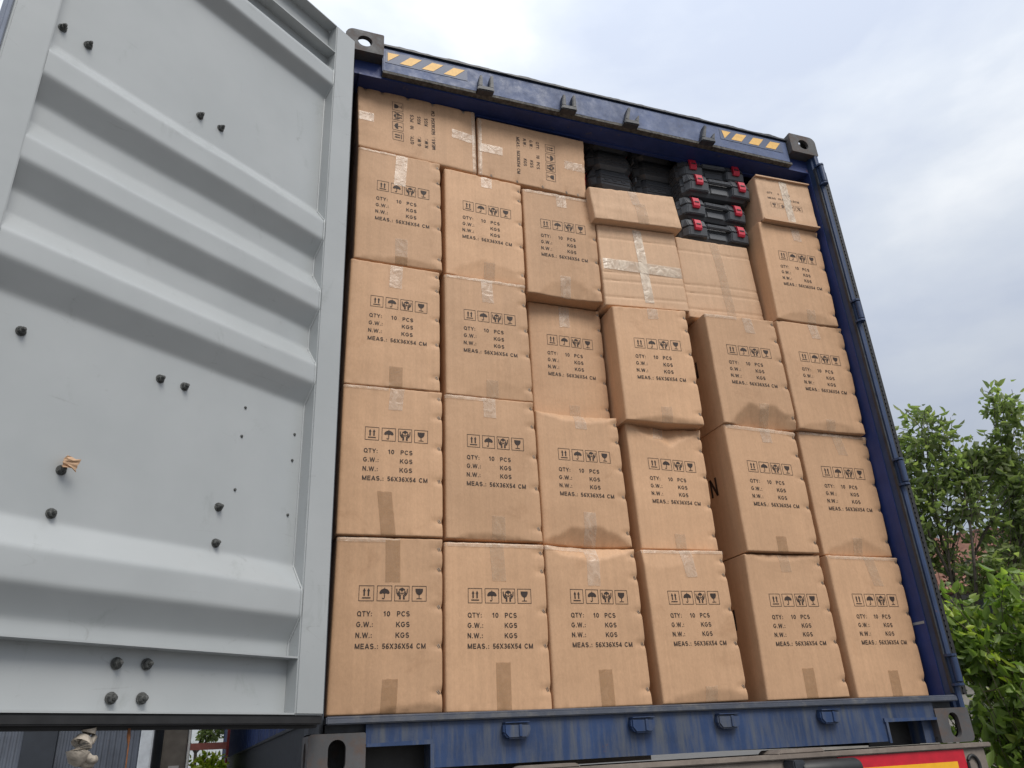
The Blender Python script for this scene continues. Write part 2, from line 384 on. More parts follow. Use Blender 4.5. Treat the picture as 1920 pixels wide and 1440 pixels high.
# corner castings
def casting(x0, z0, hw, hh, top, sidehole):
    m = MB(); W_, H_, D_ = 0.162, 0.118, 0.165; t = 0.016
    T = Matrix.Translation((x0, 0, z0))
    big, sm = 0.034, 0.006
    left = x0 < 0
    plate_hole(m, W_, H_, t, hw, hh, T, r=((sm, big, sm, sm) if left else (big, sm, sm, sm)) if top else ((sm, 0.012, sm, sm) if left else (0.012, sm, sm, 0.022)))
    zt = z0 + H_ if top else z0
    # top or bottom plate with a hole
    R = Matrix.Translation((x0 + 0.003, t, (z0 + H_ - 0.018) if top else z0 + 0.002)) @ Matrix(((1, 0, 0, 0), (0, 0, 1, 0), (0, 1, 0, 0), (0, 0, 0, 1)))
    plate_hole(m, W_ - 0.006, D_ - t, t, 0.066, 0.120, R, r=0.008)
    if not top: m.box(x0 + 0.004, x0 + W_ - 0.004, t, D_, z0 + H_ - 0.014, z0 + H_ - 0.002)
    else: m.box(x0 + 0.005, x0 + W_ - 0.005, t, D_, z0 + 0.001, z0 + 0.012)
    if not top: m.box(x0 + 0.016, x0 + W_ - 0.016, D_ - 0.014, D_ - 0.001, z0 + 0.018, z0 + H_ - 0.0145)
    # outer and inner side
    xo = x0 + 0.001 if left else x0 + W_ - 0.015
    Rs = Matrix.Translation((xo + (0.014 if left else 0.014), t, z0 + 0.003)) @ Matrix(((0, -1, 0, 0), (1, 0, 0, 0), (0, 0, 1, 0), (0, 0, 0, 1)))
    plate_hole(m, D_ - t, H_ - 0.006, 0.0135, 0.058, 0.080, Rs, r=0.008)
    xi = x0 + W_ - 0.014 if left else x0 + 0.001
    if top: m.box(xi, xi + 0.013, t, D_, z0 + 0.002, z0 + H_ - 0.02)
    else: m.box(xi, xi + 0.013, t, D_, z0 + 0.02, z0 + H_ - 0.016)
    return m.build('corner_casting', M_CAST, BOX, smooth=40)
casting(-1.219, 0.0, 0.050, 0.086, False, True)
casting(1.057, 0.0, 0.050, 0.086, False, True)
casting(-1.219, 2.778, 0.062, 0.060, True, True)
casting(1.057, 2.778, 0.062, 0.060, True, True)

# posts
m = MB(); m.prism([(-1.218, 0.012), (-1.19, 0.004), (-1.186, 0.05), (-1.172, 0.055), (-1.172, 0.125), (-1.218, 0.125)], 0.1185, 2.7775, 'z'); m.build('corner_post', M_DARK, BOX)  # left post: its shadow behind the door is put into the dark colour
POST = None
m = MB(); m.prism([(1.218, 0.125), (1.218, 0.010), (1.212, 0.002), (1.200, 0.000), (1.193, 0.004), (1.191, 0.020), (1.184, 0.026), (1.180, 0.055), (1.178, 0.125)], 0.1185, 2.7775, 'z')
POST = m.build('corner_post', M_POST, BOX)
m = MB(); m.box(1.1765, 1.1795, 0.05, 0.60, 0.16, 2.70); m.build('door_jamb', M_JAMB, POST)
m = MB(); m.box(1.1825, 1.1905, 0.010, 0.024, 0.17, 2.70); m.build('jamb_dark_strip', M_DARK, POST)  # solid dark strip along the line of the groove
m = MB(); m.box(1.1752, 1.1762, 0.056, 0.115, 0.434, 0.444); m.build('paint_mark', simple('chalky_mark', (0.35, 0.37, 0.38), 0.8), POST)
# header corner below the castings
for x0, x1 in ((-1.215, -1.058), (1.058, 1.215)):
    m = MB(); m.box(x0, x1, 0.055, 0.16, 2.700, 2.7775); m.build('header_end', M_JAMB, BOX)
# hinges on the right post
for z0, z1 in ((2.600, 2.700), (1.800, 1.892), (1.004, 1.100), (0.206, 0.298)):
    m = MB(); m.lathe([(0.009, z0), (0.0125, z0 + 0.003), (0.0125, z1 - 0.003), (0.009, z1)], 14, 'z', (1.204, -0.012, 0))
    h = m.build('hinge', M_POST, BOX, smooth=40)
    for zz in (z0 - 0.014, z1 + 0.001):
        m = MB(); m.prism([(1.184, 0.015), (1.184, -0.004), (1.192, -0.020), (1.204, -0.026), (1.217, -0.019), (1.220, 0.0), (1.220, 0.015)], zz + 0.002, zz + 0.011, 'z'); m.build('hinge_lug', M_POST, h)
# right door leaf folded back along the side
RD = None
m = MB(); m.box(1.232, 1.284, 0.045, 1.20, 0.165, 2.715)
RD = m.build('door', M_POST, BOX, bevel=0.004); RD['label'] = 'dark door leaf folded back along the right side'
for x0, x1, y0 in ((1.226, 1.236, 0.022), (1.242, 1.250, 0.030), (1.262, 1.276, 0.034)):
    m = MB(); m.box(x0, x1, y0, 0.0449, 0.165, 2.712); m.build('door_gasket', M_RUBBER, RD)
m = MB()
for k in range(120): m.box(1.253, 1.258, 0.030, 0.0448, 0.17 + k * 0.0211, 0.17 + k * 0.0211 + 0.013)
m.build('gasket_strip', M_RUBBER, RD)

# sill
m = MB()
m.prism([(-0.862, 0.016), (0.818, 0.016), (0.818, 0.140), (-0.862, 0.140)], 0.004, 0.10)
m.prism([(-1.0568, 0.079), (-0.8625, 0.079), (-0.8625, 0.140), (-1.0568, 0.140)], 0.0045, 0.10)
m.prism([(0.8185, 0.079), (1.0568, 0.079), (1.0568, 0.140), (0.8185, 0.140)], 0.0045, 0.10)
m.prism([(1.012, 0.003), (1.0568, 0.003), (1.0568, 0.0785), (1.012, 0.0785)], 0.030, 0.10)
SILL = m.build('door_sill', M_SILL, BOX)
for a, b_ in ((-1.05, -0.86), (0.81, 1.05)):
    m = MB(); m.box(a, b_, 0.10, 0.104, 0.0, 0.139); m.build('pocket_shade_sheet', M_RUBBER, SILL)  # black sheets paint the shade deep inside the open pockets
m = MB(); m.prism([(-0.012, 0.141), (-0.010, 0.157), (-0.002, 0.163), (0.03, 0.163), (0.10, 0.1605), (0.10, 0.1405), (0.0, 0.1405)], -1.172, 1.174, 'x')
m.build('threshold_lip', worn_paint('scuffed_lip_paint', (0.05, 0.058, 0.08), 0.35, streak=False, rough=0.35, dirt=(0.13, 0.125, 0.12)), SILL, bevel=0.003)
# raised rims round the sill pockets
m = MB(); m.prism([(-1.056, 0.0792), (-0.861, 0.0792), (-0.861, 0.092), (-1.056, 0.0875)], -0.003, 0.0044); m.box(-0.8685, -0.858, -0.0032, 0.0038, 0.010, 0.0790); m.build('pocket_rim', M_SILL, SILL)
m = MB(); m.prism([(0.812, 0.0792), (1.056, 0.0792), (1.056, 0.0875), (0.812, 0.092)], -0.003, 0.0044); m.box(0.816, 0.826, -0.0032, 0.0038, 0.010, 0.0790); m.build('pocket_rim', M_SILL, SILL)

# lock rod keepers: forked ones on the header, hooded ones on the sill
for xc, lean in ((-0.600, 0.0), (-0.198, 0.0), (0.124, 1.0), (0.543, 1.0)):
    m = MB(); y0, y1 = -0.010, 0.0295
    m.prism([(xc - 0.042, 2.700), (xc + 0.038, 2.704), (xc + 0.036, 2.728), (xc - 0.036, 2.726)], y0, y1)
    k = m.build('lock_keeper', M_DARK, HEAD, bevel=0.004)
    hl, hr = (2.792, 2.802) if not lean else (2.806, 2.768)
    m = MB(); m.prism([(xc - 0.036, 2.724), (xc - 0.016, 2.724), (xc - 0.014 + 0.016 * lean, hl - 0.006), (xc - 0.026 + 0.016 * lean, hl)], y0 + 0.002, y1 - 0.001); m.build('keeper_prong', M_DARK, k, bevel=0.003)
    m = MB(); m.prism([(xc + 0.016, 2.724), (xc + 0.036, 2.726), (xc + 0.036 + 0.008 * lean, hr), (xc + 0.022 + 0.012 * lean, hr - 0.006)], y0 + 0.002, y1 - 0.001); m.build('keeper_prong', M_DARK, k, bevel=0.003)
for xc in (-0.602, -0.172, 0.150, 0.566):
    m = MB(); m.prism([(xc - 0.030, 0.082), (xc + 0.030, 0.082), (xc + 0.044, 0.100), (xc + 0.042, 0.124), (xc - 0.044, 0.126), (xc - 0.044, 0.098)], -0.023, 0.0042)
    k = m.build('lock_keeper', M_SILL, SILL, bevel=0.005)
    m = MB(); m.box(xc + 0.004, xc + 0.013, -0.0275, -0.021, 0.088, 0.122); m.box(xc - 0.040, xc + 0.040, -0.0262, 0.003, 0.1262, 0.1295); m.build('keeper_hood', M_SILL, k, bevel=0.001)

# ------------------------------------------------------------------ left door, swung open 145 degrees
DA = math.radians(55.0)
dv = Vector((-math.sin(DA), -math.cos(DA), 0)); nv = Vector((math.cos(DA), -math.sin(DA), 0))
# local axes: x = along the leaf from the hinge, y = depth behind the inner face, z up
DM = Matrix(((dv.x, -nv.x, 0, -1.19), (dv.y, -nv.y, 0, -0.09), (0, 0, 1, 0), (0, 0, 0, 1)))
def dmb():
    m = MB(); m.M = DM.copy(); return m
m = dmb(); TH = 0.055
m.box(0.0, 0.100, 0.0, TH, 0.163, 2.720); m.box(1.050, 1.150, 0.0, TH, 0.163, 2.720)
DOOR = m.build('door', M_DOOR, BOX, bevel=0.004); DOOR['label'] = 'grey painted inner face of the left door, swung open'
def rail(poly):
    m = dmb(); m.prism(poly, 0.1003, 1.0497, 'x'); return m.build('door_rail', M_DOOR, DOOR)
rail([(0.002, 2.716), (0.002, 2.720), (TH, 2.720), (TH, 2.572), (0.002, 2.572), (0.002, 2.5765), (TH - 0.006, 2.5765), (TH - 0.006, 2.716)])
rail([(0.003, 0.306), (0.003, 0.311), (TH, 0.311), (TH, 0.164), (0.003, 0.164), (0.003, 0.1685), (0.046, 0.1685), (0.046, 0.306)])
B0, F0 = 0.047, 0.004
prof = [(2.571, B0), (2.530, B0), (2.476, F0), (2.404, F0), (2.356, B0)]
for zb1, zf1, zf0, zb0 in ((1.826, 1.764, 1.686, 1.621), (1.553, 1.479, 1.409, 1.343), (1.271, 1.202, 1.137, 1.070), (0.562, 0.491, 0.418, 0.351)):
    prof += [(zb1, B0), (zf1, F0), (zf0, F0), (zb0, B0)]
prof += [(0.3115, B0)]
# soften the folds
pp = []
for i, (z, d) in enumerate(prof):
    if i in (0, len(prof) - 1): pp.append((z, d)); continue
    za, da = prof[i - 1]; zc, dc = prof[i + 1]; r = 0.007
    l1 = math.hypot(za - z, da - d); l2 = math.hypot(zc - z, dc - d)
    p1 = (z + (za - z) * r / l1, d + (da - d) * r / l1); p2 = (z + (zc - z) * r / l2, d + (dc - d) * r / l2)
    q1 = (z + (za - z) * 2.0 * r / l1, d + (da - d) * 2.0 * r / l1); q2 = (z + (zc - z) * 2.0 * r / l2, d + (dc - d) * 2.0 * r / l2)
    pp += [q1, p1, ((p1[0] + p2[0] + 2 * z) / 4, (p1[1] + p2[1] + 2 * d) / 4), p2, q2]
ns = 60; vs = []; fs = []
for j in range(ns + 1):
    s_ = 0.1003 + 0.9494 * j / ns
    for z, d in pp:
        dent = 0.0022 * mnoise.noise(Vector((s_ * 3.1, z * 3.7, 2.0))) + 0.0016 * mnoise.noise(Vector((s_ * 9, z * 11, 4.0)))
        vs.append((s_, max(0.003, d + dent), z + 0.004 * mnoise.noise(Vector((s_ * 2.3, z * 5, 9.0)))))
K = len(pp)
for j in range(ns):
    for i in range(K - 1): fs.append((j * K + i, j * K + i + 1, (j + 1) * K + i + 1, (j + 1) * K + i))
m = dmb(); m.add(vs, fs); PANEL = m.build('corrugated_panel', M_DOOR, DOOR, smooth=35)
m = dmb(); m.tube([(0.1015, d - 0.001, z) for z, d in pp], 0.0032, 6); m.build('weld_bead', M_DOOR, DOOR, smooth=60)
m = dmb(); m.box(0.10, 1.05, TH - 0.004, TH - 0.001, 0.17, 2.71); m.build('outer_skin', M_POST, DOOR)
# rubber seals
m = dmb(); m.box(0.0, 1.15, 0.006, 0.024, 0.140, 0.1625); m.box(-0.004, 1.152, 0.028, 0.060, 0.132, 0.1625); m.build('door_gasket', M_RUBBER, DOOR, bevel=0.003)
m = dmb(); m.box(-0.016, -0.0005, 0.020, 0.052, 0.15, 2.70); m.build('door_gasket', M_RUBBER, DOOR, bevel=0.003)
m = dmb(); m.box(1.1505, 1.164, 0.012, 0.050, 0.15, 2.72); m.build('door_gasket', simple('blue_grey_seal', (0.17, 0.20, 0.27), 0.5), DOOR, bevel=0.003)
m = dmb(); m.box(0.0, 1.15, 0.012, 0.045, 2.7205, 2.735); m.build('door_gasket', M_RUBBER, DOOR, bevel=0.003)
# bolts
def bolt_mesh(seed, r):
    m = MB(); rr = random.Random(seed)
    m.lathe([(r * 1.25, 0.0), (r * 1.25, -0.0022)], 14, 'y')
    m.lathe([(r * 0.95, -0.0022), (r * 0.95, -0.010), (r * 0.85, -0.012)], 6, 'y')
    m.lathe([(r * 0.52, -0.012), (r * 0.52, -0.018), (r * 0.35, -0.021), (r * 0.1, -0.0215)], 8, 'y')
    return m
BM = [bolt_mesh(i, 0.0098) for i in range(3)]
def bolt(s_, d, z, r=1.0, rot=0):
    m = dmb(); m.M = DM @ Matrix.Translation((s_, d, z)) @ Matrix.Rotation(rot, 4, 'Y') @ Matrix.Scale(r, 4)
    src = BM[int(abs(s_) * 100) % 3]; m.add(src.v, src.f); return m.build('bolt', M_BOLT, DOOR, smooth=30)
for i, (s_, z) in enumerate(((1.018, 1.902), (0.946, 1.900), (0.589, 1.907), (0.514, 1.910), (0.942, 0.988), (0.588, 0.991), (0.516, 0.993), (0.792, 0.685), (0.795, 0.582), (0.369, 0.685), (0.366, 0.587))):
    bolt(s_, B0, z, 1.0, i * 1.7)
for i, (s_, z) in enumerate(((0.590, 0.272), (0.516, 0.274), (0.591, 0.198), (0.517, 0.199))): bolt(s_, 0.044, z, 1.12, i * 0.9)
for s_, z in ((0.316, 0.995), (0.131, 0.965), (0.319, 0.905), (0.133, 0.880), (0.135, 0.71), (0.323, 0.745)):
    m = dmb(); m.lathe([(0.0042, B0 + 0.001), (0.0042, B0 - 0.003), (0.002, B0 - 0.005)], 8, 'y', (s_, 0, z)); m.build('rivet', M_BOLT, DOOR)

# ================================================================== CARTONS
CART = {  # front depth, corners as upright TL, TR, BR, BL in (x, z)
  'r1c1': (0.115, [(-1.149,0.714), (-0.793,0.718), (-0.800,0.168), (-1.158,0.171)]),
  'r1c2': (0.110, [(-0.787,0.708), (-0.424,0.710), (-0.431,0.164), (-0.790,0.168)]),
  'r1c3': (0.105, [(-0.420,0.710), (-0.065,0.706), (-0.062,0.169), (-0.425,0.166)]),
  'r1c4': (0.105, [(-0.032,0.707), (0.315,0.710), (0.326,0.173), (-0.019,0.169)]),
  'r1c5': (0.110, [(0.419,0.704), (0.776,0.708), (0.779,0.173), (0.410,0.170)]),
  'r1c6': (0.100, [(0.804,0.707), (1.166,0.706), (1.153,0.166), (0.809,0.167)]),
  'r2c1': (0.110, [(-1.151,1.264), (-0.789,1.268), (-0.793,0.724), (-1.153,0.720)]),
  'r2c2': (0.110, [(-0.778,1.263), (-0.427,1.264), (-0.425,0.720), (-0.782,0.721)]),
  'r2c3': (0.135, [(-0.410,1.243), (-0.061,1.242), (-0.055,0.719), (-0.412,0.721)]),
  'r2c4': (0.140, [(-0.021,1.234), (0.326,1.226), (0.323,0.719), (-0.014,0.716)]),
  'r2c5': (0.100, [(0.420,1.247), (0.775,1.237), (0.772,0.714), (0.429,0.712)]),
  'r2c6': (0.115, [(0.805,1.252), (1.175,1.254), (1.157,0.714), (0.807,0.712)]),
  'r3c1': (0.110, [(-1.144,1.799), (-0.793,1.793), (-0.797,1.271), (-1.151,1.267)]),
  'r3c2': (0.110, [(-0.773,1.791), (-0.430,1.792), (-0.426,1.267), (-0.774,1.265)]),
  'r3c3': (0.200, [(-0.386,1.774), (-0.050,1.774), (-0.054,1.246), (-0.389,1.246)]),
  'r3c4': (0.100, [(-0.039,1.748), (0.322,1.775), (0.325,1.232), (-0.037,1.225)]),
  'r3c5': (0.090, [(0.413,1.772), (0.781,1.783), (0.789,1.250), (0.417,1.248)]),
  'r3c6': (0.090, [(0.800,1.792), (1.170,1.797), (1.155,1.257), (0.800,1.255)]),
  'r4c1': (0.110, [(-1.133,2.354), (-0.785,2.344), (-0.782,1.804), (-1.134,1.805)]),
  'r4c2': (0.120, [(-0.763,2.335), (-0.415,2.320), (-0.424,1.799), (-0.764,1.801)]),
  'r4c3': (0.130, [(-0.404,2.314), (-0.060,2.318), (-0.067,1.779), (-0.410,1.776)]),
  'p4c4': (0.125, [(-0.056,2.186), (0.347,2.208), (0.361,1.792), (-0.056,1.765)]),
  'flat': (0.085, [(-0.096,2.358), (0.346,2.394), (0.367,2.214), (-0.082,2.186)]),
  'p4c5': (0.160, [(0.374,2.222), (0.776,2.232), (0.792,1.800), (0.381,1.787)]),
  'r4c6': (0.080, [(0.811,2.339), (1.163,2.344), (1.148,1.801), (0.802,1.797)]),
  'sm6':  (0.060, [(0.828,2.605), (1.157,2.618), (1.158,2.350), (0.828,2.342)]),
  'r5c1': (0.120, [(-1.132,2.366), (-1.145,2.698), (-0.616,2.687), (-0.617,2.338)]),   # lying, top to the left
  'r5c2': (0.125, [(-0.075,2.663), (-0.094,2.322), (-0.608,2.341), (-0.603,2.670)]),   # lying, top to the right
}
WF, HF = 0.36, 0.545
# dents: (edge, u0, u1, peak, height, depth)
DENTS = {
  'r4c2': [('b', 0.05, 1.05, 0.5, 0.17, 0.013)], 'r4c1': [('b', 0.0, 1.0, 0.7, 0.06, 0.008)], 'r4c3': [('b', 0.15, 1.0, 0.6, 0.16, 0.012)],
  'r3c5': [('b', 0.12, 1.06, 0.55, 0.20, 0.042)], 'r2c3': [('b', -0.02, 1.0, 0.6, 0.13, 0.030), ('t', 0.0, 1.0, 0.6, 0.06, 0.018)],
  'r2c4': [('t', 0.0, 1.0, 0.55, 0.15, 0.034)], 'r2c6': [('b', 0.03, 0.98, 0.5, 0.12, 0.014)], 'r1c3': [('t', 0.0, 1.0, 0.5, 0.09, 0.032)],
  'r1c4': [('b', 0.0, 1.05, 0.6, 0.08, 0.010), ('t', -0.1, 0.7, 0.2, 0.14, 0.012)], 'r3c4': [('b', 0.1, 1.0, 0.6, 0.05, 0.010)], 'r3c6': [('b', 0.0, 1.0, 0.5, 0.08, 0.010)],
  'r2c2': [('b', 0.1, 0.9, 0.4, 0.04, 0.008)], 'r3c2': [('b', 0.2, 1.0, 0.7, 0.14, 0.006)], 'r4c6': [('b', 0.0, 1.0, 0.5, 0.1, 0.010)], 'r1c5': [('t', 0.0, 1.0, 0.4, 0.05, 0.008)],
  'r1c1': [('b', 0.3, 1.05, 0.95, 0.05, 0.010)],
}
STAPLES = [0.945, 0.81, 0.595, 0.36, 0.10]
class Carton:
    def __init__(s, key):
        s.key = key; s.y, s.c = CART[key]; s.seed = hash(key) % 1000 if False else sum(ord(ch) * (i + 3) for i, ch in enumerate(key))
        s.dents = DENTS.get(key, []); s.plain = key in ('p4c4', 'p4c5', 'flat', 'sm6')
        tl, tr, br, bl = [Vector(p) for p in s.c]
        s.w = ((tr - tl).length + (br - bl).length) / 2; s.h = ((tl - bl).length + (tr - br).length) / 2
        rr = random.Random(s.seed)
        s.st = [] if s.plain else [z + rr.uniform(-0.02, 0.02) for z in STAPLES]
        s.bul = rr.uniform(0.001, 0.004)
    def xz(s, u, v):
        tl, tr, br, bl = [Vector(p) for p in s.c]
        if s.st and u > 0.8:                       # scalloped stapled edge
            k = (u - 0.8) / 0.2
            d = min(abs(v - z) for z in s.st)
            u = u - 0.006 * k * k * math.exp(-(d / 0.012) ** 2) + 0.003 * k * min(1, d / 0.06)
        b = bl.lerp(br, u); t = tl.lerp(tr, u)
        return b.lerp(t, v)
    def inset(s, u, v):
        y = -s.bul * math.sin(math.pi * min(1, max(0, u))) * math.sin(math.pi * min(1, max(0, v)))
        y += 0.0022 * mnoise.noise(Vector((u * 3 + s.seed, v * 4, 1.3)))
        for e, u0, u1, pk, h, d in s.dents:
            t = (u - u0) / (u1 - u0)
            if 0 < t < 1:
                p = (pk - u0) / (u1 - u0); t = 0.5 * t / p if t < p else 0.5 + 0.5 * (t - p) / (1 - p)
                hc = h * (math.sin(math.pi * t) ** 0.75) * (1 + 0.38 * mnoise.noise(Vector((u * 4.5, s.seed * 1.37, 3))) + 0.15 * mnoise.noise(Vector((u * 14, s.seed, 8))))
                vv = v if e == 'b' else 1 - v
                if vv < hc: y += d * (hc - vv) / h
        if s.st and u > 0.86:
            d = min(abs(v - z) for z in s.st); y += 0.006 * math.exp(-(d / 0.02) ** 2) * (u - 0.86) / 0.14
        if s.key in ('p4c4', 'p4c5'):
            for g_ in (0.83, 0.40, 0.30, 0.10): y += 0.0028 * max(0, 1 - abs(v - g_ - 0.015 * u) / 0.018)
        if s.key in ('r1c4', 'r2c4', 'r2c5', 'r1c5', 'r1c6', 'r3c4', 'r1c2', 'r2c3'): y += 0.0014 * max(0, 1 - abs(u - 0.12) / 0.022)
        # crushed edges
        ev = min(v, 1 - v) * s.h; eu = min(u, 1 - u) * s.w
        y += 0.0035 * mnoise.noise(Vector((u * 14 + s.seed, v * 3, 7))) * max(0, 1 - ev / 0.02)
        R = 0.0045 if u > 0.5 else 0.009
        for dd, r in ((eu, R), (ev, 0.0045)):
            if dd < r: y += r - math.sqrt(max(0, r * r - (r - dd) ** 2))
        return y
    def pt(s, u, v, off=0.0):
        p = s.xz(u, v); return (p.x, s.y + s.inset(u, v) - off, p.y)
    def body(s, depth, mat):
        def axis(n, L):
            e = [0, 0.0012, 0.003, 0.006, 0.012]
            return [x / L for x in e] + [0.02 / L + (1 - 0.04 / L) * i / n for i in range(n + 1)] + [1 - x / L for x in e[::-1]]
        us = axis(44, s.w); vs_ = axis(64, s.h)
        nu, nv_ = len(us), len(vs_)
        V = [s.pt(u, v) for v in vs_ for u in us]
        F = [(j * nu + i, j * nu + i + 1, (j + 1) * nu + i + 1, (j + 1) * nu + i) for j in range(nv_ - 1) for i in range(nu - 1)]
        loop = [i for i in range(nu)] + [j * nu + nu - 1 for j in range(1, nv_)] + [(nv_ - 1) * nu + i for i in range(nu - 2, -1, -1)] + [j * nu for j in range(nv_ - 2, 0, -1)]
        prev = loop
        for yy in (s.y + 0.07, s.y + depth):
            b = len(V)
            for i in loop:
                x, y, z = V[i]; V.append((x, yy, z))
            nn = len(loop)
            F += [(prev[k], b + k, b + (k + 1) % nn, prev[(k + 1) % nn]) for k in range(nn)]
            prev = [b + k for k in range(nn)]
        F.append(tuple(prev))
        m = MB(); m.v = V; m.f = F
        return m

# --- print layout, in metres on a 0.36 x 0.545 face
def _arc(cx, cy, rx, ry, a0, a1, n=12):
    return [(cx + rx * math.cos(math.radians(a0 + (a1 - a0) * k / n)), cy + ry * math.sin(math.radians(a0 + (a1 - a0) * k / n))) for k in range(n + 1)]
GLYPH = {
 'T': (.60, [[(.0, .92), (.60, .92)], [(.30, 0), (.30, .92)]]), 'Y': (.66, [[(.05, 1), (.33, .45)], [(.61, 1), (.33, .45)], [(.33, 0), (.33, .48)]]),
 'Q': (.74, [_arc(.36, .5, .275, .42, 0, 360, 20), [(.46, .24), (.70, .0)]]), '0': (.54, [_arc(.27, .5, .185, .42, 0, 360, 18)]), '1': (.44, [[(.30, 0), (.30, 1)], [(.32, .93), (.10, .72)]]),
 'P': (.60, [[(.09, 0), (.09, 1)], [(.09, .92), (.34, .92)] + _arc(.34, .695, .17, .225, 80, -80, 8) + [(.34, .47), (.09, .47)]]),
 'C': (.68, [_arc(.36, .5, .275, .42, 40, 320, 16)]), 'S': (.62, [_arc(.31, .705, .21, .215, 25, 262, 10) + _arc(.31, .295, .22, .215, 82, -155, 10)]),
 'G': (.74, [_arc(.37, .5, .28, .42, 42, 318, 16) + [(.64, .46), (.40, .46)]]), 'W': (.96, [[(.05, 1), (.26, 0)], [(.26, 0), (.48, 1)], [(.48, 1), (.70, 0)], [(.70, 0), (.91, 1)]]),
 'K': (.68, [[(.09, 0), (.09, 1)], [(.60, 1), (.12, .38)], [(.28, .58), (.63, 0)]]), 'N': (.66, [[(.09, 0), (.09, 1)], [(.09, .97), (.57, .03)], [(.57, 0), (.57, 1)]]),
 'M': (.78, [[(.09, 0), (.09, 1)], [(.09, .97), (.39, .04)], [(.39, .04), (.69, .97)], [(.69, 0), (.69, 1)]]), 'E': (.58, [[(.09, 0), (.09, 1)], [(.09, .92), (.55, .92)], [(.09, .51), (.51, .51)], [(.09, .08), (.56, .08)]]),
 'A': (.68, [[(.05, 0), (.34, 1)], [(.63, 0), (.34, 1)], [(.15, .30), (.53, .30)]]), '5': (.54, [[(.49, .92), (.15, .92), (.11, .50)] + _arc(.26, .32, .20, .24, 130, -150, 12)]),
 '6': (.54, [_arc(.27, .30, .19, .22, 0, 360, 14), _arc(.33, .42, .25, .50, 60, 190, 8)]), 'X': (.64, [[(.04, 0), (.60, 1)], [(.04, 1), (.60, 0)]]),
 '3': (.54, [_arc(.26, .71, .18, .21, 150, -85, 9) + _arc(.26, .29, .20, .21, 85, -150, 9)]), '4': (.56, [[(.39, 0), (.39, 1)], [(.39, .95), (.05, .30)], [(.02, .26), (.55, .26)]]),
 '8': (.54, [_arc(.27, .72, .165, .20, 0, 360, 12), _arc(.27, .29, .195, .21, 0, 360, 12)]), '9': (.54, [_arc(.27, .70, .19, .22, 0, 360, 14), _arc(.21, .58, .25, .50, 10, -120, 8)]),
 '.': (.24, [[(.12, 0), (.12, .16)]]), ':': (.24, [[(.12, .04), (.12, .20)], [(.12, .52), (.12, .68)]]), 'I': (.26, [[(.13, 0), (.13, 1)]]),
}
